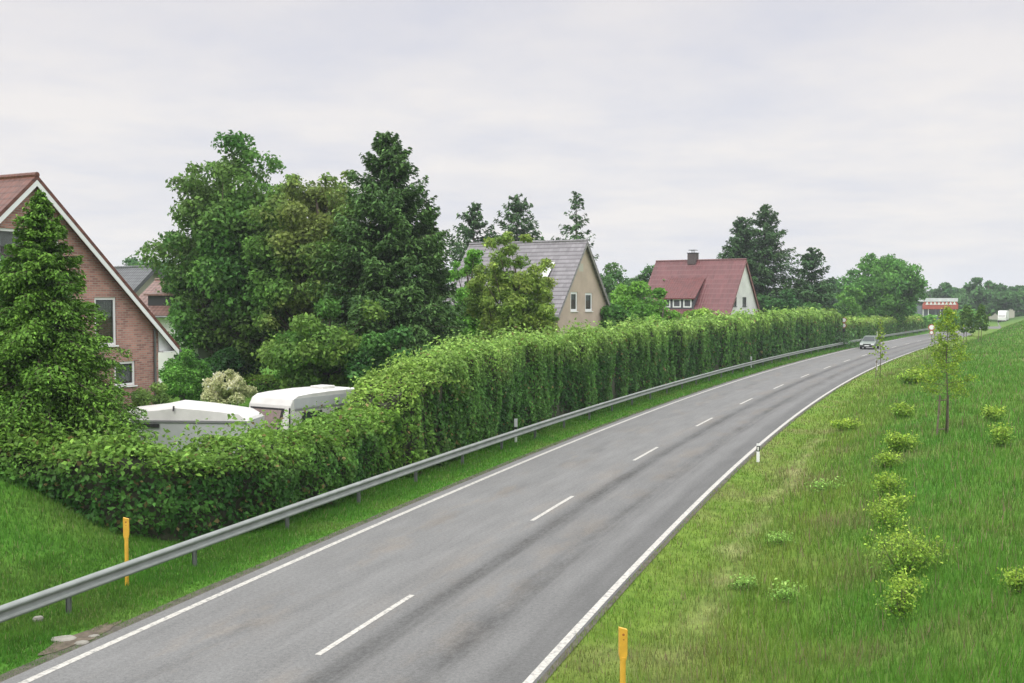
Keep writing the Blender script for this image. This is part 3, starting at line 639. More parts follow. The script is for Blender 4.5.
mid = roadpath(33.2, 39.2, -7.75, 0.75)
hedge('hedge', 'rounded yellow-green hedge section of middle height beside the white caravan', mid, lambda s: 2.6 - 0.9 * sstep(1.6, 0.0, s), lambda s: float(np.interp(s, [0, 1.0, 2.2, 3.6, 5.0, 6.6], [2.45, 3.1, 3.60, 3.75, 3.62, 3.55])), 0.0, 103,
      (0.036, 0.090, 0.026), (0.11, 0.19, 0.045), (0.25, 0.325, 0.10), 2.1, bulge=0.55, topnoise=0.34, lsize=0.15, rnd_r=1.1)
tall = roadpath(37.9, 138.5, -7.7)
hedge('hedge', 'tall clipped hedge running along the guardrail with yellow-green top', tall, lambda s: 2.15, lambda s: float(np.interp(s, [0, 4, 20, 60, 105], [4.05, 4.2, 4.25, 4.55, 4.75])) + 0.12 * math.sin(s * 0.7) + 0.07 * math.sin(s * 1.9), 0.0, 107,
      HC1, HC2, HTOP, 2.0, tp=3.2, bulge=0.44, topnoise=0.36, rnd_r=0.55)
farh = roadpath(139.5, 205.0, -8.0)
hedge('hedge', 'lower far hedge behind the silver car where the road bends', farh, lambda s: 2.4, lambda s: 3.3 - 0.010 * s, 0.0, 109, (0.045, 0.10, 0.035), (0.08, 0.16, 0.05), (0.24, 0.30, 0.09), 2.0, tp=2.6, bulge=0.2)

# ------------------------------------------------------------------ guardrail
def guardrail():
    off = -5.76; ts = np.arange(4, 232, 1.0); root_x, root_y = [float(q) for q in rd(20.0, off)]
    t = thing('guardrail', 'long galvanised steel guardrail curving along the left side of the road', 'guardrail', (root_x, root_y, 0))
    prof = [(0.0, 0.70), (0.035, 0.695), (0.092, 0.665), (0.100, 0.625), (0.050, 0.585), (0.012, 0.565), (0.012, 0.525), (0.050, 0.505), (0.100, 0.465), (0.092, 0.425), (0.035, 0.395), (0.0, 0.39),
            (-0.006, 0.40), (0.030, 0.405), (0.083, 0.432), (0.090, 0.463), (0.045, 0.495), (0.002, 0.52), (0.002, 0.57), (0.045, 0.595), (0.090, 0.628), (0.083, 0.658), (0.030, 0.685), (-0.006, 0.69)]
    V = []
    for a in ts:
        for p, z in prof:
            x, y = rd(a, off + 0.06 + p); V.append((float(x) - root_x, float(y) - root_y, z))
    n = len(prof); m = len(ts); F = np.array([(k * n + j, k * n + (j + 1) % n, (k + 1) * n + (j + 1) % n, (k + 1) * n + j) for k in range(m - 1) for j in range(n)])
    o = fastmesh('rail_beam', np.array(V), F, GALV, t)
    pm = MB().box((0, 0, 0.12), (0.10, 0.006, 1.06)).box((-0.047, 0, 0.12), (0.006, 0.055, 1.06)).box((0.047, 0, 0.12), (0.006, 0.055, 1.06))
    sp_ = MB().box((0.055, 0, 0.545), (0.05, 0.10, 0.16))
    first = None; b = l0_post = float(np.interp(22.35, ft, fl))
    for k in range(-4, 53):
        ta = float(np.interp(b + k * 4.0, fl, ft)); x, y = rd(ta, off - 0.05); rz = -math.atan(float(xd(ta)))
        if first is None:
            first = pm.build('post', GALVD, t, uv=False); sp0 = sp_.build('spacer', GALVD, first, uv=False); p = first
        else:
            p = first.copy(); COL.objects.link(p); p.parent = t; c = sp0.copy(); COL.objects.link(c); c.parent = p
        p.location = (float(x) - root_x, float(y) - root_y, 0); p.rotation_euler = (0, 0, rz)
    # splice joints
    jm = MB().box((0.085, 0, 0.645), (0.008, 0.32, 0.06)).box((0.085, 0, 0.445), (0.008, 0.32, 0.06))
    for k in range(-1, 20):
        ta = float(np.interp(b + k * 8.0 + 0.02, fl, ft)); x, y = rd(ta, off + 0.058)
        j = jm.build('splice_plate', GALV, t, uv=False) if k == -1 else None
        if j is None: j = jp.copy(); COL.objects.link(j); j.parent = t
        else: jp = j
        j.location = (float(x) - root_x, float(y) - root_y, 0); j.rotation_euler = (0, 0, -math.atan(float(xd(ta))))
guardrail()

# ------------------------------------------------------------------ posts and signs
def marker_post(x, y, h, label, group=None):
    z = gz1(x, y); t = thing('marker_post', label, 'marker post', (x, y, z), 0.12, group)
    MB().tube([(0, 0, -0.3), (0, 0, h - 0.42)], 0.042, 12).build('post', YEL, t, smooth=False, uv=False)
    pr = [(-0.042, h - 0.46), (0.042, h - 0.46), (0.058, h - 0.38), (0.058, h - 0.035), (-0.058, h), (-0.058, h - 0.38)]
    hd = MB().prism(pr, -0.030, 0.030).build('head', YEL, t, uv=False)
    MB().tube([(0, -0.034, h - 0.10), (0, -0.030, h - 0.10)], 0.018, 10).build('rivet', RUST, hd, uv=False)
    MB().tube([(0.004, -0.034, h - 0.17), (0.004, -0.030, h - 0.17)], 0.010, 8).build('rivet', RUST, hd, uv=False)
    return t
marker_post(-8.37, 22.6, 1.50, 'yellow marker post standing upright behind the guardrail, in the grass', 'yellow marker posts')
px_, pz_ = at(623, 627, 14.5); marker_post(px_, 14.5, pz_ - gz1(px_, 14.5), 'yellow marker post with wide slanted head in the grass right of the road', 'yellow marker posts')
def delineator(t_, o, h, label, flip=1):
    x, y = [float(q) for q in rd(t_, o)]; z = gz1(x, y)
    t = thing('delineator_post', label, 'delineator', (x, y, z), -math.atan(float(xd(t_))), 'white delineator posts beside the road')
    tri = lambda s: [(-0.06 * s, -0.03), (0.06 * s, -0.03), (0.05 * s, 0.03), (-0.05 * s, 0.03)]
    MB().prism(tri(1), -0.2, h - 0.30, axis='z').build('post', PLAST, t, uv=False)
    i = 8; MB().prism(tri(1.03), h - 0.30, h - 0.08, axis='z').build('black_band', DARK, t, uv=False)
    MB().prism(tri(1), h - 0.08, h, axis='z').build('cap', PLAST if flip else DARK, t, uv=False)
    MB().box((0, -0.035, h - 0.19), (0.05, 0.008, 0.14)).build('reflector', WHITEP, t, uv=False)
def delineator_top(t_, o, h, label):
    x, y = [float(q) for q in rd(t_, o)]; z = gz1(x, y)
    t = thing('delineator_post', label, 'delineator', (x, y, z), -math.atan(float(xd(t_))), 'white delineator posts beside the road')
    tri = lambda s: [(-0.06 * s, -0.035), (0.06 * s, -0.035), (0.05 * s, 0.035), (-0.05 * s, 0.035)]
    MB().prism(tri(0.8), -0.2, h - 0.46, axis='z').build('post', PLAST, t, uv=False)
    MB().prism(tri(0.8), h - 0.46, h - 0.36, axis='z').build('black_band', DARK, t, uv=False)
    MB().prism(tri(1.15), h - 0.36, h, axis='z').build('reflector_head', PLAST, t, uv=False)
delineator_top(43.7, -6.25, 1.05, 'small white delineator rising behind the guardrail where the tall hedge begins, nearest on that side')
delineator_top(93.5, -6.25, 1.05, 'small white delineator behind the guardrail midway along the tall hedge')
delineator_top(160.0, -6.25, 1.35, 'small white delineator behind the guardrail at the lower far hedge')
delineator(41.9, 4.5, 0.70, 'white delineator with black band at right edge of the road, nearest one')
delineator(95.0, 4.5, 0.95, 'white delineator with black band on the right verge near the slim staked tree')
def round_sign(x, y, zt, rz, label, discs, pole_m, name='road_sign'):
    z = gz1(x, y); t = thing(name, label, 'road sign', (x, y, z), rz)
    MB().tube([(0, 0, -0.3), (0, 0, zt - z)], 0.038, 8).build('pole', pole_m, t, uv=False)
    for kind, zc_, r in discs:
        zc = zc_ - z
        if kind == 'disc':
            p = MB().tube([(0, -0.045, zc), (0, -0.065, zc)], r, 24).build('sign_plate', REDP, t, uv=False)
            MB().tube([(0, -0.066, zc), (0, -0.070, zc)], r * 0.74, 24).build('sign_face', PLAST, p, uv=False)
        elif kind == 'tri':
            pr = [(-r, zc - r * 0.6), (r, zc - r * 0.6), (0, zc + r * 1.1)]
            p = MB().prism(pr, -0.065, -0.045).build('sign_plate', REDP, t, uv=False)
            k = 0.62; MB().prism([(a * k, zc - r * 0.03 + (b - zc) * k) for a, b in pr], -0.070, -0.066).build('sign_face', PLAST, p, uv=False)
        elif kind == 'back':
            MB().box((0, -0.055, zc), (r * 1.7, 0.02, r * 1.9)).build('sign_plate', DARK, t, uv=False)
ts_ = np.arange(100, 160, 0.1); xx_, yy_ = rd(ts_, -6.35); i_ = int(np.argmin(np.abs(xx_ / yy_ * 1050 + 512 - 844)))
round_sign(float(xx_[i_]), float(yy_[i_]), 3.95, -0.34, 'tall road sign with two round faces in front of the tall hedge end', [('disc', 3.50, 0.35), ('disc', 2.78, 0.33), ('back', 2.15, 0.24)], DARK)
X2, _ = at(931.5, 340, 146)
round_sign(X2, 146, 2.95, -0.40, 'round red and white road sign on a grey pole at the right road edge', [('disc', 2.40, 0.44), ('disc', 1.68, 0.28)], GALVD)

# ------------------------------------------------------------------ stones by the near left road edge
def stone(x, y, a, b, h, seed, label):
    rng = random.Random(seed); z = gz1(x, y); m = MB(); n = 12; r = [(0.85 + 0.3 * rng.random()) for _ in range(n)]
    rings = [(1.0, -0.03), (1.0, h * 0.5), (0.8, h * 0.95), (0.35, h)]
    for s, zz in rings:
        for k in range(n): m.v.append((math.cos(6.283 * k / n) * a * s * r[k], math.sin(6.283 * k / n) * b * s * r[k], zz))
    for q_ in range(3):
        for k in range(n): m.f.append((q_ * n + k, q_ * n + (k + 1) % n, (q_ + 1) * n + (k + 1) % n, (q_ + 1) * n + k))
    m.f.append(tuple(3 * n + k for k in range(n))); o = m.build('stone', STONE, None, smooth=False, uv=False, loc=(x, y, z)); o.rotation_euler = (0, 0, rng.random() * 1.0)
    return tag(o, label, 'stone')
def gxy(px, py, z=0.05):
    u = (px - 512) / 1050.; v = (341.5 - py) / 1050.; th = math.atan(41.5 / 1050); k = (z - CAM_H) / (-math.sin(th) + v * math.cos(th)); return u * k, k * (math.cos(th) + v * math.sin(th))
for px, py, a, b, h, l in ((38, 620, 0.10, 0.09, 0.09, 'small pale stone in the grass just below the guardrail'), (63, 638, 0.24, 0.16, 0.05, 'flat grey stone slab on bare soil at the left road edge, largest of them'),
                           (82, 642, 0.13, 0.09, 0.05, 'flat pale stone close to the white edge line, beside the slab'), (94, 635, 0.10, 0.07, 0.04, 'small flat stone farthest right on the bare soil by the road')):
    x, y = gxy(px, py, 0.02); stone(x, y, a, b, h, int(px), l)
m_ = MB(); ccx, ccy = gxy(80, 638, 0.0); rr_ = [0.8 + 0.4 * random.Random(i).random() for i in range(20)]
th_ = -math.atan(float(xd(19))) + math.pi / 2
m_.face([(math.cos(6.283 * k / 20) * 1.0 * rr_[k] * math.cos(th_) - math.sin(6.283 * k / 20) * 0.24 * rr_[k] * math.sin(th_), math.cos(6.283 * k / 20) * 1.0 * rr_[k] * math.sin(th_) + math.sin(6.283 * k / 20) * 0.24 * rr_[k] * math.cos(th_), 0.0) for k in range(20)])
tag(m_.build('bare_soil', mat('bare_soil', (0.105, 0.085, 0.062), 0.95, var=0.4, vscale=6, bump=0.7), None, uv=False, loc=(ccx, ccy, 0.004)), kind='structure')

# ------------------------------------------------------------------ houses
def window(root, xc_, zc_, w_, h_, mull=(), depth=0.10, curtain=None, y0=0.0, sill=True, fr=0.07, frm=None):
    """in the plane y=y0 of the house's own axes, looking towards -y; set back in its niche"""
    f = MB(); frm = frm or PLAST; yc = y0 + depth - 0.03
    f.box((xc_, yc, zc_ + h_ / 2 - fr / 2), (w_ - 0.004, 0.05, fr)).box((xc_, yc, zc_ - h_ / 2 + fr / 2), (w_ - 0.004, 0.05, fr))
    for s in (-1, 1): f.box((xc_ + s * (w_ / 2 - fr / 2 - 0.002), yc, zc_), (fr, 0.046, h_ - 2 * fr))
    for mx_ in mull: f.box((xc_ + mx_, yc, zc_), (fr, 0.046, h_ - 2 * fr))
    fo = f.build('window', frm, root, uv=False)
    MB().box((xc_, yc + 0.012, zc_), (w_ - 2 * fr, 0.006, h_ - 2 * fr)).build('pane', PANE, fo, uv=False)
    if curtain:
        n = 14; m = MB(); z1 = zc_ + h_ / 2 - fr; z0 = z1 - (h_ - 2 * fr) * curtain
        xs = [xc_ - w_ / 2 + fr + (w_ - 2 * fr) * k / n for k in range(n + 1)]
        for k in range(n): ya, yb = y0 + depth + 0.055 + 0.012 * (k % 2), y0 + depth + 0.055 + 0.012 * ((k + 1) % 2); m.quad((xs[k], ya, z0 + 0.03 * (k % 3)), (xs[k + 1], yb, z0 + 0.03 * ((k + 1) % 3)), (xs[k + 1], yb, z1), (xs[k], ya, z1))
        m.build('curtain', CURT, fo, uv=False)
    if sill: MB().box((xc_, y0 - 0.02, zc_ - h_ / 2 - 0.03), (w_ + 0.1, 0.10, 0.05)).build('sill', frm, fo, uv=False)
    return fo
def house(name, label, X0, Y0, al, w_, p, ridge, L, zg, wallm, roofm, oe, ov, wins=(), barge=PLAST, bargew=0.2, gutter=True, trim_dark=None, rt=0.12, soffit=None):
    """gable wall in the local plane y=0, ridge running along +y; ridge: height of the roof's top edge; p: rise per metre"""
    zr = ridge - rt * math.sqrt(1 + p * p)          # underside of the roof at the ridge
    t = thing(name, label, 'house', (X0, Y0, zg), al); ze = lambda x: zr - p * abs(x) - zg
    ww = w_ - oe
    cut = MB()
    for q in wins: cut.box((q[0], -0.1, q[1] - zg), (q[2], 0.62, q[3]))
    MB().prism([(-ww, -0.6), (ww, -0.6), (ww, ze(ww)), (0, ze(0)), (-ww, ze(ww))], 0, L).build('wall', wallm, t, cut=cut if wins else None)
    for s in (-1, 1):
        k = rt * math.sqrt(1 + p * p)
        MB().prism([(0, ze(0) + 0.005), (s * w_, ze(w_) + 0.005), (s * w_, ze(w_) + k), (0, ze(0) + k)], -ov, L + ov).build('roof', roofm, t)
        if barge:
            b = bargew * math.sqrt(1 + p * p)
            MB().prism([(0, ze(0)), (s * (w_ - 0.02), ze(w_ - 0.02)), (s * (w_ - 0.02), ze(w_ - 0.02) - b), (0, ze(0) - b)], -ov + 0.01, -ov + 0.05).build('bargeboard', barge, t, uv=False)
        if gutter:
            MB().tube([(s * (w_ + 0.05), -ov, ze(w_) - 0.02), (s * (w_ + 0.05), L + ov, ze(w_) - 0.02)], 0.065, 8).build('gutter', trim_dark or GALVD, t, uv=False)
        MB().prism([(s * ww, ze(ww) - 0.01), (s * (w_ - 0.03), ze(w_) - 0.01), (s * ww, ze(w_) - 0.01)], -0.05, -0.01).build('eave_end', barge or PLAST, t, uv=False)
        sf = soffit or barge or PLAST
        MB().prism([(s * ww, ze(w_) - 0.02), (s * (w_ - 0.01), ze(w_) - 0.02), (s * (w_ - 0.01), ze(w_) - 0.06), (s * ww, ze(w_) - 0.06)], -ov + 0.06, L).build('soffit', sf, t, uv=False)
    MB().tube([(0, -ov, ze(0) + rt * math.sqrt(1 + p * p)), (0, L + ov, ze(0) + rt * math.sqrt(1 + p * p))], 0.10, 8).build('ridge_cap', roofm, t)
    return t, ze
A1 = R(62)
h1x = (33 - 512) / 1050 * 36
W1 = [(-0.65, 8.02, 3.5, 1.16), (3.07, 5.41, 0.98, 1.78), (3.93, 3.43, 0.98, 0.92)]
h1, ze1 = house('brick_house', 'red brick gabled house with clay tile roof and white bargeboards', h1x, 36, A1, 6.35, 0.955, 10.45, 11, 0.7, BRICK, T_RED, 0.78, 0.35, W1, bargew=0.15)
window(h1, -0.65, 8.02 - 0.7, 3.5, 1.16, (-0.58, 0.58), curtain=0.55, fr=0.10)
window(h1, 3.07, 5.41 - 0.7, 0.98, 1.78, (), curtain=0.42, fr=0.09)
window(h1, 3.93, 3.43 - 0.7, 0.98, 0.92, (), curtain=0.95, fr=0.09)
MB().tube([(5.35, -0.07, ze1(5.35) - 0.1), (5.35, -0.07, -0.4)], 0.045, 8).build('downpipe', GALVD, h1, uv=False)
# dormer on the far slope, its red roof just showing past the verge
d1 = MB().prism([(2.6, ze1(2.6) + 0.8), (5.4, ze1(5.4) + 0.9 + 0.8), (5.55, ze1(5.4) + 1.60), (2.2, ze1(2.2) + 0.75)], 3.0, 6.5).build('dormer_roof', T_PINK2, h1)
MB().prism([(2.4, ze1(2.4)), (5.2, ze1(5.2)), (5.2, ze1(5.2) + 1.6), (2.6, ze1(2.6) + 0.79)], 3.2, 6.3).build('dormer', BRICK, h1)

h2x = (584 - 512) / 1050 * 80
W2 = [(-1.70, 6.08, 1.15, 1.45), (0.83, 6.04, 1.25, 1.40), (-0.50, 8.66, 0.75, 0.6)]
h2, ze2 = house('beige_house', 'beige rendered house with grey tiled roof and two narrow gable windows', h2x, 80, R(60), 4.75, 1.17, 10.72, 10.0, 0.8, BEIGE, T_GREY, 0.45, 0.30, W2, barge=mat('grey_board', (0.30, 0.29, 0.27), 0.6), bargew=0.12)
window(h2, -1.70, 6.08 - 0.8, 1.15, 1.45, fr=0.17, curtain=0.4); window(h2, 0.83, 6.04 - 0.8, 1.25, 1.40, fr=0.17, curtain=0.4)
MB().box((-0.5, 0.05, 8.66 - 0.8), (0.74, 0.1, 0.6)).build('vent', CREAM, h2, uv=False)
# shed dormer and skylight on the slope facing the road
def on_slope(ze, x, up): return ze(x) + up
rtk = 0.12 * math.sqrt(1 + 1.17 ** 2)
MB().prism([(-1.6, ze2(1.6) + rtk + 0.02), (-4.1, ze2(4.1) + rtk + 0.95), (-4.1, ze2(4.1) + rtk + 1.08), (-1.6, ze2(1.6) + rtk + 0.16)], 5.6, 9.6).build('dormer_roof', T_GREY, h2)
MB().prism([(-2.2, ze2(2.2)), (-3.95, ze2(3.95)), (-3.95, ze2(3.95) + rtk + 0.93), (-2.2, ze2(2.2) + rtk + 0.2)], 5.8, 9.4).build('dormer', mat('slate_cladding', (0.12, 0.12, 0.13), 0.7), h2, uv=False)
MB().prism([(-1.5, ze2(1.5) + rtk + 0.03), (-2.7, ze2(2.7) + rtk + 0.32), (-2.7, ze2(2.7) + rtk + 0.37), (-1.5, ze2(1.5) + rtk + 0.08)], 1.75, 2.35).build('skylight', PLAST, h2, uv=False)

h3x = (744 - 512) / 1050 * 120
W3 = [(-2.9, 6.0, 1.15, 1.05), (0.10, 6.0, 1.25, 1.05)]
h3, ze3 = house('red_roofed_house', 'white house with steep red tiled roof, shed dormer and dark chimney', h3x, 120, R(57), 5.0, 1.26, 10.85, 10.8, 0.8, WHITEW, T_PINK, 0.35, 0.25, W3, barge=mat('pink_board', (0.40, 0.20, 0.19), 0.6), bargew=0.10, trim_dark=mat('dark_gutter', (0.10, 0.08, 0.08), 0.5))
window(h3, -2.9, 5.2, 1.15, 1.05, fr=0.05, frm=DARK); window(h3, 0.10, 5.2, 1.25, 1.05, fr=0.05, frm=DARK)
k3 = 0.12 * math.sqrt(1 + 1.22 ** 2)
SL = mat('dormer_cladding', (0.085, 0.085, 0.095), 0.7)
dr = MB().prism([(-1.75, ze3(1.75) + k3 + 0.02), (-4.75, ze3(4.75) + k3 + 1.42), (-4.75, ze3(4.75) + k3 + 1.55), (-1.75, ze3(1.75) + k3 + 0.15)], 4.0, 8.6).build('dormer_roof', T_PINK2, h3)
cutd = MB()
dm = MB().prism([(-2.3, ze3(2.3)), (-4.5, ze3(4.5)), (-4.5, ze3(4.5) + k3 + 1.24), (-2.3, ze3(2.3) + k3 + 0.30)], 4.25, 8.35).build('dormer', SL, h3, uv=False)
for yy in (5.0, 6.3, 7.6):
    f = MB(); zc3 = ze3(4.5) + k3 + 0.66
    f.box((-4.52, yy, zc3 + 0.42), (0.06, 1.0, 0.13)).box((-4.52, yy, zc3 - 0.42), (0.06, 1.0, 0.13)).box((-4.52, yy - 0.43, zc3), (0.056, 0.14, 0.72)).box((-4.52, yy + 0.43, zc3), (0.056, 0.14, 0.72))
    fo = f.build('dormer_window', PLAST, dm, uv=False)
ch = MB().box((0.0, 6.3, ze3(0) + 0.35), (0.95, 1.0, 1.3)).build('chimney', mat('chimney_brick', (0.10, 0.08, 0.08), 0.9, var=0.3, vscale=8), h3, uv=False)
MB().box((0, 6.3, ze3(0) + 1.04), (1.08, 1.12, 0.07)).box((0, 6.3, ze3(0) + 1.38), (0.85, 0.8, 0.06)).tube([(0.3, 6.3, ze3(0) + 1.05), (0.3, 6.3, ze3(0) + 1.36)], 0.04, 6).tube([(-0.3, 6.3, ze3(0) + 1.05), (-0.3, 6.3, ze3(0) + 1.36)], 0.04, 6).build('chimney_cowl', DARK, ch, uv=False)

h4x, _ = at(153, 268, 78)
h4, ze4 = house('grey_house', 'distant house with dark grey roof and beige gable behind the brick house', h4x, 78, R(52), 5.2, 0.95, 8.70, 9, 0.8, GREYB, T_DARK, 0.5, 0.4, (), barge=mat('dark_board', (0.09, 0.09, 0.10), 0.6), bargew=0.15)
h5x, _ = at(224, 290, 66)
h5, ze5 = house('brown_roofed_house', 'pale house with brown tiled roof half hidden by the large leafy trees', h5x, 66, R(75), 3.6, 0.60, 7.5, 4.6, 0.8, WHITEW, T_BROWN, 0.5, 0.3, (), barge=PLAST, bargew=0.12)
MB().prism([(-1.6, ze5(1.6) + 0.2), (-2.9, ze5(2.9) + 0.85), (-2.9, ze5(2.9) + 0.95), (-1.6, ze5(1.6) + 0.3)], 1.6, 3.8).build('dormer_roof', T_BROWN, h5)
MB().prism([(-1.7, ze5(1.7)), (-2.75, ze5(2.75)), (-2.75, ze5(2.75) + 0.8), (-1.7, ze5(1.7) + 0.3)], 1.8, 3.6).build('dormer', DARK, h5, uv=False)

# far right: low commercial building with red band, pale sheds
def shop():
    x, _ = at(921, 303, 300); t = thing('shop_building', 'low far building with pale roof edge and red zigzag awning', 'building', (x, 300, 0.3), 0.28)
    MB().box((6.5, 4, 2.0), (12.5, 8, 4.4)).build('wall', mat('shop_wall', (0.16, 0.18, 0.20), 0.6), t, uv=False)
    MB().box((6.5, 3.6, 5.95), (13.6, 9.4, 1.0)).build('roof', mat('pale_fascia', (0.62, 0.64, 0.66), 0.5, var=0.15, vscale=0.6), t, uv=False)
    rb = MB(); n = 9
    for k in range(n):
        a = -0.2 + k * 1.5; rb.prism([(a, 3.3), (a + 1.46, 3.3), (a + 1.46, 4.7), (a + 0.73, 5.44), (a, 4.7)], -1.35, -1.05)
    rb.build('awning', mat('orange_red', (0.42, 0.09, 0.06), 0.5), t, uv=False)
    for k in range(8): MB().prism([(0.6 + k * 1.5, 4.55), (1.95 + k * 1.5, 4.55), (1.27 + k * 1.5, 5.40)], -1.46, -1.36).build('pennant', WHITEP, t, uv=False)
    for k in (0.2, 2.2, 6.8, 12.5): MB().tube([(k, -0.9, -0.5), (k, -0.9, 4.2)], 0.13, 6).build('column', WHITEP, t, uv=False)
    t.scale = (0.88, 0.88, 1.0)
    for k in range(3): MB().box((4.2 + k * 3.1, -0.03, 2.3), (2.3, 0.08, 2.0)).build('window', GLASS, t, uv=False)
shop()
def shed(px, py, Y, w_, d_, h_, rm, label, wm):
    x, _ = at(px, py, Y); z = gz1(x, Y); t = thing('shed', label, 'shed', (x, Y, z), 0.35)
    MB().box((0, 0, h_ / 2 - 0.3), (w_, d_, h_ + 0.6)).build('wall', wm, t, uv=False)
    MB().prism([(-w_ / 2 - 0.4, h_), (w_ / 2 + 0.4, h_), (0, h_ + 1.6)], -d_ / 2 - 0.3, d_ / 2 + 0.3).build('roof', rm, t, uv=False)
    MB().box((-w_ * 0.15, -d_ / 2 - 0.03, h_ * 0.42), (w_ * 0.3, 0.06, h_ * 0.84)).build('door', DARK, t, uv=False)
shed(1001, 308, 330, 6, 5, 3.6, mat('shed_roof_pale', (0.5, 0.49, 0.48), 0.6), 'small pale shed with low roof above the white lorry', CREAM)
shed(1021, 308, 345, 9, 6, 3.8, mat('shed_roof_grey', (0.36, 0.42, 0.45), 0.5), 'blue-grey roofed shed at the far right edge of the view', GREYB)

# ------------------------------------------------------------------ vehicles
def wheel(t, x, y, r, w_, name='wheel'):
    o = MB().tube([(x - w_ / 2, y, r), (x + w_ / 2, y, r)], r, 20).build(name, RUBBER, t, uv=False, smooth=False)
    MB().tube([(x - w_ / 2 - 0.01, y, r), (x + w_ / 2 + 0.01, y, r)], r * 0.62, 14).build('rim', GALV, o, uv=False)
def caravan_big():
    x, y = -8.0, 37.0; z = gz1(x, y)
    zt = 2.86 - z                                    # roof height above the garden
    t = thing('caravan', 'white caravan with brown-tinted end window poking above the low hedge', 'caravan', (x, y, z), R(-32))
    # local: x to the left along the end face is -x; long axis +y
    W_, L_ = 2.15, 5.2; h0 = 0.45
    prof = [(0.0, h0), (-0.02, h0 + 0.55), (0.05, h0 + 0.95), (0.22, zt - 0.38), (0.36, zt - 0.16), (0.62, zt - 0.04), (1.2, zt), (L_ * 0.5, zt + 0.03), (L_ - 0.9, zt), (L_ - 0.4, zt - 0.08), (L_ - 0.18, zt - 0.3), (L_, h0 + 0.9), (L_, h0)]
    m = MB(); n = len(prof); 
    for xx, s in ((-W_, 0.985), (-W_ + 0.05, 1.0), (-0.05, 1.0), (0.0, 0.985)):
        for a, b in prof: m.v.append((xx, (a - L_ / 2) * s + L_ / 2, (b - 1.2) * s + 1.2))
    for k in range(3):
        for j in range(n): m.f.append((k * n + j, k * n + (j + 1) % n, (k + 1) * n + (j + 1) % n, (k + 1) * n + j))
    m.f.append(tuple(range(n))); m.f.append(tuple(3 * n + j for j in reversed(range(n))))
    m.build('body', CARAVAN, t, uv=False)
    # end window between z h0+0.75 and zt-0.5, on the slanted end
    def endp(u, zz): return (u, float(np.interp(zz, [h0 + 0.55, h0 + 0.95, zt - 0.38], [-0.02, 0.05, 0.22])), zz)
    za, zb = h0 + 0.66, zt - 0.48
    def plate(x0, x1, xa, xb, z0, z1, off, th):
        A = [Vector(endp(x0, z0)), Vector(endp(x1, z0)), Vector(endp(xb, z1)), Vector(endp(xa, z1))]; q = MB()
        f = [a + Vector((0, -off - th, 0)) for a in A]; b = [a + Vector((0, -off + 0.02, 0)) for a in A]
        i = 0; q.v = [tuple(v) for v in f + b]; q.f = [(0, 1, 2, 3), (7, 6, 5, 4)] + [(k, (k + 1) % 4, (k + 1) % 4 + 4, k + 4) for k in range(4)]; return q
    wf = plate(-W_ + 0.34, -0.42, -W_ + 0.16, -0.24, za, zb, 0.03, 0.02).build('end_window', DARK, t, uv=False)
    plate(-W_ + 0.42, -0.50, -W_ + 0.26, -0.34, za + 0.07, zb - 0.07, 0.052, 0.012).build('pane', mat('tinted_acrylic', (0.26, 0.20, 0.19), 0.25, spec=0.6, var=0.15, vscale=6), wf, uv=False)
    # side trims, grey side panel, side window
    def side(y0, y1, z0, z1, xo, m_, nm, th=0.02): return MB().box((0.0 + xo, (y0 + y1) / 2, (z0 + z1) / 2), (th, y1 - y0, z1 - z0)).build(nm, m_, t, uv=False)
    side(0.48, L_ - 0.45, zt - 0.58, zt - 0.52, 0.012, mat('grey_trim', (0.22, 0.22, 0.23), 0.5), 'side_trim')
    side(0.45, L_ - 0.4, zt - 0.50, zt - 0.14, 0.008, CARAVANG, 'side_panel', 0.012)
    side(0.16, 0.22, h0 + 0.5, zt - 0.45, 0.012, DARK, 'corner_trim')
    for y0 in (0.85, 2.7):
        s = side(y0, y0 + 1.1, zt - 1.22, zt - 0.66, 0.02, DARK, 'side_window'); MB().box((0.035, y0 + 0.55, zt - 0.94), (0.01, 0.98, 0.46)).build('pane', GLASS, s, uv=False)
    MB().box((-W_ / 2, 3.2, zt + 0.07), (0.7, 0.7, 0.12)).build('roof_hatch', CARAVAN, t, uv=False, bevel=0.03)
    for y0 in (1.9, 3.55, 4.4): side(y0, y0 + 0.015, h0 + 0.2, zt - 0.6, 0.004, mat('panel_seam', (0.30, 0.30, 0.30), 0.6), 'panel_seam', 0.012)
    for xx in (-0.28, -W_ + 0.28): MB().box((xx, -0.03, h0 + 0.42), (0.26, 0.03, 0.12)).build('tail_light', REDP, t, uv=False)
    for xx in (-0.2, -W_ + 0.2): wheel(t, xx, 2.8, 0.32, 0.18)
    MB().tube([(-W_ / 2, 0.05, h0 + 0.05), (-W_ / 2, -1.2, h0 - 0.02)], 0.05, 6).build('drawbar', GALVD, t, uv=False)
    t.scale = (0.95, 0.95, 0.98)
    MB().box((-W_ / 2, -0.12, h0 + 0.25), (1.2, 0.25, 0.3)).build('front_box', CARAVAN, t, uv=False, bevel=0.04)
caravan_big()
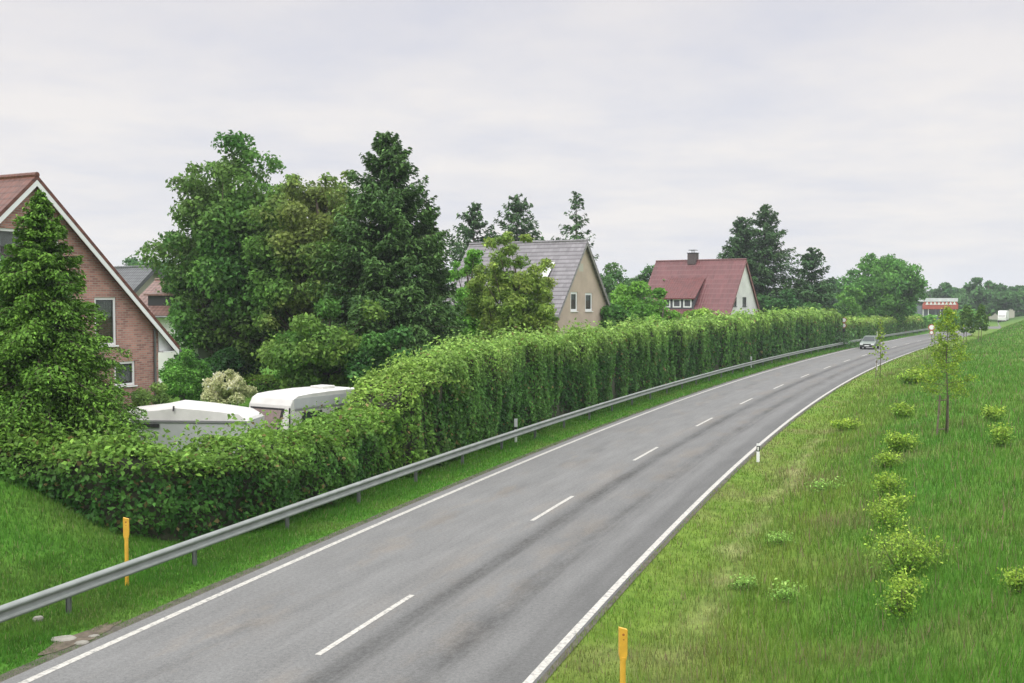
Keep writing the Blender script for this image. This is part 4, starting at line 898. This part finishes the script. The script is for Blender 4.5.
def caravan_low():
    x, y = -8.95, 35.3; z = gz1(x, y); zt = 2.72 - z
    t = thing('caravan', 'low grey-white trailer with white domed cover in front of the brick house', 'trailer', (x, y, z), R(-5))
    L_, W_ = 4.9, 1.75; tr = zt - 0.62        # trim line
    def ring(yy, s, zt_): return None
    prof = [(0.0, 0.35), (0.04, tr), (-0.02, tr + 0.10), (-0.30, tr + 0.34), (-0.95, zt - 0.18), (-1.7, zt - 0.08), (-2.5, zt), (-3.1, zt - 0.12), (-4.2, zt - 0.25), (-4.75, tr + 0.12), (-L_, tr), (-L_, 0.35)]
    MB().prism(prof[:2] + prof[-2:], 0.0, W_).build('body', CARAVANG, t, uv=False)
    # domed cover: full height at mid width, lower at the sides
    top = prof[1:-1]; m = MB(); ys = [(0.0, 0.02), (0.05, 0.66), (0.14, 0.78), (0.35, 0.90), (W_ / 2, 1.0), (W_ - 0.35, 0.9), (W_ - 0.1, 0.7), (W_, 0.02)]; n = len(top)
    for yy, f in ys:
        for a, b in top: m.v.append((a, yy, tr + 0.012 + (b - tr) * f))
    for k in range(len(ys) - 1):
        for j in range(n - 1): m.f.append((k * n + j, k * n + j + 1, (k + 1) * n + j + 1, (k + 1) * n + j))
    m.f.append(tuple(range(n))); m.f.append(tuple((len(ys) - 1) * n + j for j in reversed(range(n)))); 
    m.build('cover', CARAVAN, t, uv=False, smooth=False)
    MB().box((-L_ / 2, -0.02, tr - 0.02), (L_ + 0.02, 0.03, 0.07)).build('side_trim', mat('grey_trim', (0.22, 0.22, 0.23), 0.5), t, uv=False)
    MB().box((-3.6, -0.03, tr - 0.17), (1.1, 0.03, 0.13)).build('vent_slot', DARK, t, uv=False)
    MB().tube([(-2.55, -0.02, tr + 0.33), (-2.55, 0.02, tr + 0.50)], 0.03, 6).build('latch', DARK, t, uv=False)
    for yy in (0.1, W_ - 0.1):
        o = MB().tube([(-2.4, yy - 0.09, 0.3), (-2.4, yy + 0.09, 0.3)], 0.3, 16).build('wheel', RUBBER, t, uv=False)
    MB().tube([(-L_, W_ / 2, 0.4), (-L_ - 0.9, W_ / 2, 0.36)], 0.045, 6).build('drawbar', GALVD, t, uv=False)
caravan_low()
def car():
    tt_ = 132.5; x, y = [float(q) for q in rd(tt_, -1.95)]; rz = -math.atan(float(xd(tt_)))
    t = thing('parked_car' if False else 'car', 'pale silver-green hatchback driving towards the viewer on the far bend', 'car', (x, y, 0.0), rz)
    body = mat('car_paint', (0.15, 0.185, 0.16), 0.32, metal=0.3, spec=0.6)
    Wd = 1.70; half = Wd / 2
    # side profile (y along length, front at -y), lower body then cabin
    lower = [(-1.95, 0.30), (-1.98, 0.52), (-1.90, 0.68), (-1.15, 0.88), (-0.95, 0.92), (1.55, 0.95), (1.95, 0.90), (2.0, 0.50), (1.95, 0.30)]
    m = MB(); n = len(lower)
    for xx, s in ((-half, 0.95), (-half + 0.10, 1.0), (half - 0.10, 1.0), (half, 0.95)):
        for a, b in lower: m.v.append((xx, a * s, 0.6 + (b - 0.6) * (1 if s == 1 else 0.93)))
    for k in range(3):
        for j in range(n): m.f.append((k * n + j, k * n + (j + 1) % n, (k + 1) * n + (j + 1) % n, (k + 1) * n + j))
    m.f.append(tuple(range(n))); m.f.append(tuple(3 * n + j for j in reversed(range(n)))); m.build('body', body, t, uv=False)
    cab = [(-0.98, 0.90, half - 0.10), (-0.30, 1.50, half - 0.27), (1.45, 1.52, half - 0.27), (1.80, 0.92, half - 0.10)]
    m = MB(); 
    for s in (-1, 1):
        for a, b, hw in cab: m.v.append((s * hw, a, b))
    m.f = [(0, 1, 2, 3), (4, 7, 6, 5), (0, 4, 5, 1), (1, 5, 6, 2), (2, 6, 7, 3), (0, 3, 7, 4)]; c = m.build('cabin', body, t, uv=False)
    G = mat('car_glass', (0.05, 0.06, 0.06), 0.2, spec=0.4)
    def pl(pts, off, nm):
        n_ = (Vector(pts[1]) - Vector(pts[0])).cross(Vector(pts[2]) - Vector(pts[0])).normalized(); q = MB(); A = [Vector(p) + n_ * off for p in pts]; B = [Vector(p) + n_ * (off - 0.01) for p in pts]
        q.v = [tuple(v) for v in A + B]; k = len(pts); q.f = [tuple(range(k)), tuple(reversed(range(k, 2 * k)))] + [(i, (i + 1) % k, (i + 1) % k + k, i + k) for i in range(k)]; return q.build(nm, G, c, uv=False)
    a, b, d, e = cab
    pl([(-0.68, -0.93, 0.94), (0.68, -0.93, 0.94), (0.54, -0.36, 1.44), (-0.54, -0.36, 1.44)], 0.012, 'windscreen')
    for s in (-1, 1):
        pts = [(s * 0.745, -0.72, 0.97), (s * 0.583, -0.24, 1.45), (s * 0.583, 0.42, 1.45), (s * 0.745, 0.42, 0.97)]
        pl(pts if s < 0 else pts[::-1], 0.012, 'side_window')
        pts = [(s * 0.745, 0.52, 0.97), (s * 0.583, 0.52, 1.45), (s * 0.583, 1.25, 1.45), (s * 0.745, 1.50, 0.97)]
        pl(pts if s < 0 else pts[::-1], 0.012, 'side_window')
        MB().box((s * 0.62, -1.955, 0.60), (0.32, 0.08, 0.15)).build('headlight', mat('headlamp', (0.8, 0.82, 0.82), 0.15, spec=0.9), t, uv=False)
        MB().box((s * (half + 0.07), -0.72, 0.98), (0.16, 0.08, 0.12)).build('mirror', body, t, uv=False)
        for yy in (-1.25, 1.25): wheel(t, s * (half - 0.09), yy, 0.30, 0.19)
    MB().box((0, -1.99, 0.36), (1.5, 0.06, 0.16)).build('bumper', DARK, t, uv=False)
    MB().box((0, -1.97, 0.60), (0.85, 0.06, 0.11)).build('grille', DARK, t, uv=False)
    MB().box((0, -2.025, 0.44), (0.52, 0.02, 0.11)).build('number_plate', PLAST, t, uv=False)
    t.scale = (1.08, 1.08, 1.08)
car()
def lorry():
    Yl = 289.; tl = [Yl]; x, y = [float(q) for q in rd(tl[0], -1.9)]; rz = -math.atan(float(xd(tl[0])))
    s_ = x / y
    t = thing('box_lorry', 'white box lorry approaching on the far road beyond the bank', 'lorry', (x, y, 0.0), rz)
    MB().box((0, 3.4, 2.0), (2.3, 4.6, 2.5)).build('cargo_box', WHITEP, t, uv=False, bevel=0.03)
    MB().prism([(-1.15, 0.45), (-1.2, 1.3), (-0.75, 2.15), (-0.4, 3.0), (0.98, 3.2), (0.98, 0.45)], -1.0, 1.0, axis='x').build('cab', WHITEP, t, uv=False, bevel=0.04)
    MB().prism([(-1.17, 1.42), (-0.79, 2.12), (-0.76, 2.12), (-1.12, 1.42)], -0.88, 0.88, axis='x').build('windscreen', mat('car_glass', (0.05, 0.06, 0.06), 0.2, spec=0.4), t, uv=False)
    for s in (-1, 1):
        MB().box((s * 1.01, -0.2, 1.75), (0.03, 0.9, 0.6)).build('side_window', GLASS, t, uv=False)
        for yy in (-0.35, 4.0): wheel(t, s * 0.88, yy, 0.38, 0.24)
        MB().box((s * 0.72, -1.20, 0.85), (0.32, 0.06, 0.18)).build('headlight', mat('headlamp', (0.8, 0.82, 0.82), 0.15, spec=0.9), t, uv=False)
    MB().box((0, -1.2, 0.5), (1.9, 0.08, 0.22)).build('bumper', DARK, t, uv=False)
    MB().box((0, 3.3, 0.62), (1.6, 5.0, 0.14)).build('chassis', DARK, t, uv=False)
lorry()

# ------------------------------------------------------------------ trees
GA, GB = (0.040, 0.100, 0.030), (0.085, 0.170, 0.048)
def tx(px, Y): return (px - 512) / 1050. * Y
def ty(py, Y): return at(0, py, Y)[1]
# conical tree in front of the brick house
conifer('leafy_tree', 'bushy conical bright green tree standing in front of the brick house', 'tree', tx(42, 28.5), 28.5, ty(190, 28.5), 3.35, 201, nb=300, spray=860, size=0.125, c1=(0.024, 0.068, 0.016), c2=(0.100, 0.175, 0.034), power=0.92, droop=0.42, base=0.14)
broadleaf('leafy_tree', 'darker bushy tree behind the conical one, cut by the left frame edge', 'tree', tx(-8, 30.5), 30.5, ty(243, 30.5), 2.6, 0.0, 70, 50000, 0.15, (0.020, 0.055, 0.018), (0.045, 0.10, 0.028), 203, gz_=1.2, cl_r=(0.2, 0.32))
# big broadleaf pair
broadleaf('leafy_tree', 'large broad-crowned green tree left of the tall dark spruce', 'tree', tx(238, 64), 64, ty(136, 64), 4.9, 0.02, 230, 76000, 0.26, (0.035, 0.090, 0.026), (0.085, 0.165, 0.05), 211, cl_r=(0.11, 0.20), c3=(0.13, 0.10, 0.05), c3f=0.25)
broadleaf('leafy_tree', 'large tree with brownish new leaves between the broad green tree and the spruce', 'tree', tx(318, 61), 61, ty(143, 61), 4.1, 0.03, 190, 60000, 0.24, (0.045, 0.10, 0.03), (0.10, 0.17, 0.05), 215, cl_r=(0.11, 0.20), c3=(0.17, 0.125, 0.06), c3f=0.45)
broadleaf('leafy_tree', 'low spreading tree with yellowish leaves under the large brownish tree', 'tree', tx(330, 54), 54, ty(296, 54), 3.6, 0.0, 44, 26000, 0.2, (0.05, 0.11, 0.03), (0.12, 0.17, 0.05), 217)
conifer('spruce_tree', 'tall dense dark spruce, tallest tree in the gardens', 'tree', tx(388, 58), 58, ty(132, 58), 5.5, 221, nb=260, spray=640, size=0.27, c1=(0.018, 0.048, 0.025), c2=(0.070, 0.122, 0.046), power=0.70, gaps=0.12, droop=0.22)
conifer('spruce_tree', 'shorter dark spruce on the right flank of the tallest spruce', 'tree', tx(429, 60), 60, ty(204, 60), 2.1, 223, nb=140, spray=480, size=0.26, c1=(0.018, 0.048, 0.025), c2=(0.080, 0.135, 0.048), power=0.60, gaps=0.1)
broadleaf('leafy_tree', 'dark undergrowth tree at the foot of the tallest spruce', 'tree', tx(400, 53), 53, ty(326, 53), 3.4, 0.0, 34, 22000, 0.2, (0.03, 0.08, 0.03), (0.07, 0.14, 0.045), 225)
broadleaf('leafy_tree', 'airy yellow-green tree in front of the grey roofed beige house', 'tree', tx(515, 62), 62, ty(230, 62), 2.9, 0.02, 170, 34000, 0.19, (0.085, 0.14, 0.038), (0.19, 0.23, 0.065), 227, cl_r=(0.09, 0.17), c3=(0.20, 0.16, 0.06), c3f=0.3)
broadleaf('leafy_tree', 'small bright green tree top left of the airy yellow-green tree', 'tree', tx(468, 70), 70, ty(238, 70), 1.5, 0.0, 70, 14000, 0.2, (0.075, 0.17, 0.034), (0.12, 0.23, 0.05), 229)
# far conifers behind the beige house
for i, (px, top, r, l, g) in enumerate(((474, 203, 6.5, 'distant thin-topped conifer directly right of the tallest spruce', 0.2), (517, 195, 7.5, 'distant broad conifer standing behind the grey tiled roof', 0.1), (576, 191, 5.5, 'distant sparse conifer rising over the ridge near the beige gable', 0.35))):
    conifer('conifer_tree', l, 'tree', tx(px, 112 + 3 * i), 112 + 3 * i, ty(top, 112 + 3 * i), r, 231 + i, nb=110 if g < 0.3 else 80, spray=230 if g < 0.3 else 110, size=0.5, gaps=g, c1=(0.025, 0.06, 0.035), c2=(0.06, 0.10, 0.05), power=0.72)
# behind the red-roofed house
conifer('conifer_tree', 'big dark conifer rising right behind the red-roofed house', 'tree', tx(764, 142), 142, ty(205, 142), 8.2, 241, nb=160, spray=380, size=0.45, c1=(0.02, 0.052, 0.03), c2=(0.055, 0.10, 0.045), power=0.75, gaps=0.2)
conifer('conifer_tree', 'slimmer dark conifer just left of the big one behind the red-roofed house', 'tree', tx(741, 140), 140, ty(217, 140), 5.5, 242, nb=120, spray=330, size=0.45, c1=(0.02, 0.052, 0.03), c2=(0.05, 0.095, 0.045), power=0.6)
conifer('conifer_tree', 'smaller pointed dark conifer between the big conifer and the round tree', 'tree', tx(811, 140), 140, ty(248, 140), 6.0, 243, nb=110, spray=230, size=0.5, c1=(0.022, 0.058, 0.034), c2=(0.05, 0.095, 0.045), power=0.7, gaps=0.15)
broadleaf('leafy_tree', 'dark green bush at the foot of the big conifer behind the tall hedge', 'tree', tx(786, 134), 134, ty(285, 134), 4.0, 0.0, 22, 9000, 0.40, (0.03, 0.08, 0.035), (0.06, 0.12, 0.045), 244)
# round tree and neighbours
broadleaf('leafy_tree', 'big round-crowned green tree by the far bend of the road', 'tree', tx(881, 186), 186, ty(251, 186), 7.0, 0.0, 200, 46000, 0.5, (0.045, 0.115, 0.032), (0.085, 0.175, 0.045), 251, cl_r=(0.12, 0.2))
broadleaf('leafy_tree', 'low light green tree left of the big round tree', 'tree', tx(848, 172), 172, ty(285, 172), 3.0, 0.0, 18, 6000, 0.42, (0.06, 0.14, 0.035), (0.11, 0.20, 0.05), 252)
# shrubs behind the tall hedge between beige and red-roofed houses
for i, (px, top, Y_, r, c, l) in enumerate((
        (618, 262, 118, 4.4, 0, 'dull green tree top just right of the beige gable'), (650, 262, 128, 4.6, 0, 'hazy green tree left of the red roof, farther back'),
        (636, 280, 92, 2.9, 1, 'mid green rounded bush between beige and red-roofed houses'), (663, 288, 88, 2.3, 1, 'bright bush half covering the red roof\'s lower left corner'),
        (612, 296, 84, 2.2, 2, 'dark green bush touching the right eave of the beige house'), (690, 303, 96, 2.6, 3, 'yellow-green bush below the red roof\'s dormer'))):
    a, b = [((0.04, 0.09, 0.04), (0.075, 0.13, 0.055)), ((0.06, 0.14, 0.03), (0.13, 0.23, 0.05)), ((0.035, 0.09, 0.03), (0.07, 0.15, 0.04)), ((0.10, 0.17, 0.04), (0.20, 0.27, 0.07))][c]
    broadleaf('garden_tree', l, 'tree', tx(px, Y_), Y_, ty(top, Y_), r, 0.0, 26, 13000, 0.0030 * Y_, a, b, 260 + i)
# woods far off: left horizon, right horizon
wood = [(120, 257, 150, 6.0, 'leafy tree crown on the skyline beside the brick house roof, left one'), (146, 253, 158, 5.5, 'leafy tree crown on the skyline just left of the large broad-crowned tree'),
        (178, 256, 165, 6.0, 'skyline tree hidden partly behind the large broad-crowned tree'),
        (836, 277, 250, 5.0, 'dark bluish distant tree between the small conifer and round tree'),
        (962, 281, 320, 10.0, 'far dark tree left of the pair above the lorry'), (988, 275, 310, 11.0, 'tallest far tree crown at the right horizon above the lorry'),
        (1012, 286, 340, 11.0, 'far tree crown sloping down towards the right frame edge'), (1042, 287, 350, 12.0, 'far tree crown at the outer right of the horizon row')]
for i, (px, top, Y_, r, l) in enumerate(wood):
    broadleaf('distant_tree', l, 'tree', tx(px, Y_), Y_, ty(top, Y_), r, 0.0, 34, 9000, 0.0035 * Y_, (0.03, 0.075, 0.035), (0.06, 0.12, 0.05), 280 + i)
broadleaf('distant_tree', 'hazy low tree on the horizon above the red-awning building', 'tree', tx(925, 420), 420, ty(289, 420), 13, 0.0, 34, 9000, 1.4, (0.04, 0.08, 0.045), (0.07, 0.12, 0.06), 290)
broadleaf('distant_tree', 'hazy low tree right of the red-awning building\'s middle', 'tree', tx(948, 400), 400, ty(288, 400), 11, 0.0, 34, 9000, 1.3, (0.03, 0.07, 0.04), (0.06, 0.11, 0.055), 291)
# tree belt as a mass along the far horizon
def belt():
    rng = np.random.default_rng(7); n = 60000; xs = rng.uniform(-900, 1100, n); ys = 560 + 120 * rng.random(n) - 0.0 * xs
    h = 4 + 9 * vnoise(xs / 22.0, ys / 60.0, seed=4, octv=3); z = h * rng.random(n) ** 0.55
    t_ = leaves('tree_belt', np.stack([xs, ys, z + 0.3], 1), rng.normal(0, 0.5, (n, 3)) + np.array([0, -0.6, 0.6]), 3.6, mixc3((0.03, 0.07, 0.035), (0.06, 0.11, 0.05), rng.random(n)), None, rng)
    tag(t_, 'continuous belt of far woodland along the horizon', 'woodland', kind='stuff')
belt()
# green scrub at the end of the road, behind the guardrail's far end
for i, (px, top, Y_, r, l) in enumerate(((946, 311, 215, 4.5, 'light green scrub bush where the guardrail ends'), (968, 304, 225, 4.5, 'green scrub bush left of the white lorry'), (918, 309, 210, 5.0, 'green scrub bush in front of the red-awning building'))):
    broadleaf('scrub_bush', l, 'bush', tx(px, Y_), Y_, ty(top, Y_), r, 0.0, 22, 7000, 0.6, (0.06, 0.14, 0.045), (0.10, 0.20, 0.06), 300 + i)

# garden behind the caravans
hedge('garden_hedge', 'low clipped garden hedge behind the lawn and white flowering bush', [(tx(165, 60), 60), (tx(240, 61), 61), (tx(345, 62), 62)], lambda s: 1.6, lambda s: 1.75, 0.5, 311, (0.06, 0.12, 0.03), (0.10, 0.18, 0.045), (0.17, 0.24, 0.06), 1.6, tp=2.2, bulge=0.1, topnoise=0.08, vertical=False)
broadleaf('garden_bush', 'white flowering round bush behind the low trailer', 'bush', tx(229, 52), 52, ty(369, 52), 1.35, 0.0, 30, 13000, 0.11, (0.26, 0.25, 0.19), (0.55, 0.47, 0.43), 313, c3=(0.12, 0.18, 0.06), c3f=0.5)
broadleaf('garden_bush', 'dark shady bush under the large broad-crowned tree, behind the white flowering bush', 'bush', tx(222, 61), 61, ty(338, 61), 2.6, 0.0, 26, 14000, 0.2, (0.016, 0.045, 0.018), (0.03, 0.075, 0.025), 314)
broadleaf('garden_bush', 'light green bush by the brick house corner', 'bush', tx(183, 55), 55, ty(347, 55), 1.45, 0.0, 34, 12000, 0.12, (0.05, 0.12, 0.03), (0.10, 0.20, 0.05), 315)
broadleaf('garden_bush', 'dark red-leaved low bush at the lawn edge', 'bush', tx(222, 56), 56, ty(395, 56), 0.75, 0.0, 10, 2500, 0.11, (0.10, 0.025, 0.025), (0.20, 0.05, 0.045), 316)
broadleaf('garden_bush', 'green bush behind the white caravan, under the spruce', 'bush', tx(296, 58), 58, ty(366, 58), 1.3, 0.0, 14, 5000, 0.14, (0.05, 0.12, 0.03), (0.09, 0.18, 0.045), 317)
broadleaf('garden_bush', 'pale green bush in front of the brick wall beside the trailer', 'bush', tx(146, 38.5), 38.5, ty(372, 38.5), 0.9, 0.0, 16, 4000, 0.10, (0.07, 0.11, 0.045), (0.14, 0.19, 0.07), 318)

# ------------------------------------------------------------------ young plants on the right bank
def staked_tree(x, y, top, r, seed, label, nl, stakes=2, ca=(0.10, 0.17, 0.03), cb=(0.27, 0.31, 0.06), group='young staked trees on the grassy bank'):
    rng = np.random.default_rng(seed); z0 = gz1(x, y) - 0.03; H = top - z0; t = thing('young_tree', label, 'tree', (x, y, z0), 0, group)
    tp = [(0, 0, 0), (0.03, 0, H * 0.3), (-0.02, 0.02, H * 0.6), (0.02, 0, H)]; limbs = []; Q = []; D = []
    nb = 34
    for i in range(nb):
        f = 0.30 + 0.68 * i / nb; a = i * 2.4 + rng.normal(0, 0.3); L = r * (1.12 - f) ** 1.0 * 1.15 * rng.uniform(0.6, 1.15) * (0.7 if f < 0.38 else 1); d = np.array([math.cos(a), math.sin(a), 0.25])
        s = np.array([0, 0, H * f]); e_ = s + d * L; limbs.append(([s, (s + e_) / 2 + np.array([0, 0, -0.03]), e_], [0.012, 0.008, 0.003]))
        m = int(nl / nb * (0.5 + L / r)); q = rng.uniform(0.35, 1.1, m); Q.append(s + d * (L * q)[:, None] + rng.normal(0, 0.065 * max(0.7, r), (m, 3))); D.append(rng.normal(0, 1, (m, 3)) + np.array([0, 0, 1.0]))
    smooth_tube_trunk(t, tp, [0.032, 0.026, 0.018, 0.006], limbs, n=6)
    Q, D = np.concatenate(Q), np.concatenate(D); n = len(Q); col = mixc3(ca, cb, rng.random(n)) * rng.uniform(0.7, 1.2, (n, 1))
    leaves('crown', Q, D, max(0.075, 0.0021 * y), col, t, rng)
    for k in range(stakes):
        MB().tube([((-0.42 if k == 0 else 0.12), 0.12 * (k * 2 - 1), -0.3), ((-0.30 if k == 0 else 0.10), 0.10 * (k * 2 - 1), 1.55)], 0.035, 7).build('stake', WOODST, t, uv=False)
    if stakes > 1:
        for zz in (0.22, 1.35): MB().tube([(-0.42, -0.12, zz), (0.13, 0.12, zz)], 0.022, 6).build('crossbar', WOODST, t, uv=False)
def bankpos(px, py):
    """first hit of the ray with the terrain"""
    u = (px - 512) / 1050.; v = (341.5 - py) / 1050.; th = math.atan(41.5 / 1050); d = np.array([u, math.cos(th) + v * math.sin(th), -math.sin(th) + v * math.cos(th)])
    k = np.arange(8, 320, 0.05); x, y, z = d[0] * k, d[1] * k, CAM_H + d[2] * k; g = gz(x, y); i = int(np.argmax(z < g)); return float(x[i]), float(y[i])
x, y = bankpos(946, 434); staked_tree(x, y, ty(306, y), 1.35, 401, 'young yellow-green tree tied between two stakes on the grassy bank', 4200)
x, y = bankpos(880, 378); staked_tree(x, y, ty(318, y), 0.85, 402, 'slim nearly bare young tree by the road edge, below the silver car', 300, stakes=1)
x, y = bankpos(966, 345); staked_tree(x, y, ty(305, y), 1.5, 403, 'young green tree on the bank crest left of the white lorry', 1500, stakes=1, ca=(0.05, 0.11, 0.03), cb=(0.12, 0.18, 0.045))
x, y = bankpos(981, 342); staked_tree(x, y, ty(304, y), 1.3, 404, 'young tree on the bank crest nearest the white lorry', 1300, stakes=1, ca=(0.05, 0.11, 0.03), cb=(0.12, 0.18, 0.045))
def shrub(px, py, r, h, seed, label, nl=None, c1=(0.075, 0.16, 0.028), c2=(0.27, 0.33, 0.07)):
    x, y = bankpos(px, py); rng = np.random.default_rng(seed); z0 = gz1(x, y) - 0.02; t = thing('young_shrub', label, 'shrub', (x, y, z0), 0, 'young shrubs planted on the grassy bank')
    n = int(nl or 1500 * r * r * 3 + 300); ns = 9; S = rng.normal(0, 0.33, (ns, 2)) * r; lim = []; Q = []; D = []
    hs = h * rng.uniform(0.55, 1.05, ns); hs[0] = h; S[0] *= 0.2
    for k in range(ns):
        e_ = np.array([S[k, 0] * 1.5, S[k, 1] * 1.5, hs[k]]); lim.append(([(S[k, 0] * 0.15, S[k, 1] * 0.15, 0), e_ * np.array([0.7, 0.7, 0.55]), e_], [0.012, 0.008, 0.003]))
        m = n // ns; q = rng.random(m) ** 0.7; Q.append(e_ * q[:, None] ** np.array([0.6, 0.6, 1.0]) + rng.normal(0, 0.24 * r + 0.05, (m, 3)) * np.array([1, 1, 0.6])); D.append(rng.normal(0, 0.6, (m, 3)) + np.array([0, 0, 1.0]))
    Q, D = np.concatenate(Q), np.concatenate(D); Q[:, 2] = np.abs(Q[:, 2]) + 0.03
    mb = MB()
    for p, rr in lim: mb.tube(p, rr, 5)
    mb.build('stems', BARK, t, uv=False)
    f = np.clip(Q[:, 2] / h * 0.8 + rng.normal(0, 0.2, len(Q)), 0, 1); col = mixc3(c1, c2, f) * rng.uniform(0.65, 1.2, (len(Q), 1))
    leaves('foliage', Q, D, max(0.06, 0.0024 * y), col, t, rng)
SH = [(903, 574, 0.62, 0.80, 'broadest and leafiest yellow-green shrub on the bank'), (904, 622, 0.30, 0.62, 'loose yellow-green shrub just below the broadest one, nearest the viewer in its row'),
      (888, 530, 0.42, 0.55, 'yellow-green shrub directly above the broadest one'), (889, 497, 0.40, 0.60, 'yellow-green shrub second above the broadest one in the row'),
      (889, 470, 0.42, 0.55, 'yellow-green shrub third above the broadest one in the row'), (904, 452, 0.55, 0.60, 'wide low yellow-green shrub left of the young staked tree\'s foot'),
      (902, 418, 0.45, 0.65, 'small yellow-green shrub on the bank halfway between road edge and staked tree'), (914, 384, 0.75, 0.85, 'pale yellow-green shrub upper left of the young staked tree'),
      (847, 430, 0.45, 0.35, 'low yellow weed clump close to the road edge'), (905, 600, 0.26, 0.45, 'thin yellow-green shrub squeezed between the broadest one and the nearest one'), (893, 513, 0.36, 0.42, 'low yellow-green shrub wedged between first and second above the broadest one'),
      (1001, 446, 0.40, 0.70, 'yellow-green shrub right of the staked tree, lower of two'), (993, 421, 0.36, 0.5, 'yellow-green shrub right of the staked tree, upper of two'),
      (1019, 594, 0.25, 0.38, 'small leafy shrub cut by the right frame edge')]
for i, (px, py, r, h, l) in enumerate(SH): shrub(px, py, r, h, 420 + i, l)
for i, (px, py, r, h, l) in enumerate(((824, 490, 0.45, 0.28, 'broad-leaved pale weed patch in the middle of the meadow'), (776, 545, 0.30, 0.25, 'pale weed plant in the meadow above the near marker post'), (785, 600, 0.32, 0.28, 'pale green weed plant low in the meadow right of the near marker post'), (745, 590, 0.22, 0.25, 'small pale weed between the trodden strip and the other weeds'))):
    shrub(px, py, r, h, 460 + i, l, nl=420, c1=(0.10, 0.20, 0.05), c2=(0.24, 0.34, 0.12))

# ------------------------------------------------------------------ the air
hz = MB().box((0, 1150, 38.5), (5800, 3600, 81)).build('haze', mat('haze_dummy'), None, uv=False)
hm = bpy.data.materials.new('air_haze'); hm.use_nodes = True
for n_ in list(hm.node_tree.nodes):
    if n_.type != 'OUTPUT_MATERIAL': hm.node_tree.nodes.remove(n_)
pv = hm.node_tree.nodes.new('ShaderNodeVolumePrincipled'); pv.inputs['Color'].default_value = (0.88, 0.93, 1.0, 1); pv.inputs['Density'].default_value = 0.00036; pv.inputs['Anisotropy'].default_value = 0.2
hm.node_tree.links.new(pv.outputs[0], hm.node_tree.nodes['Material Output'].inputs['Volume'])
hz.data.materials.clear(); hz.data.materials.append(hm); hz['kind'] = 'stuff'; hz['label'] = 'thin pale haze filling the air'; hz['category'] = 'haze'
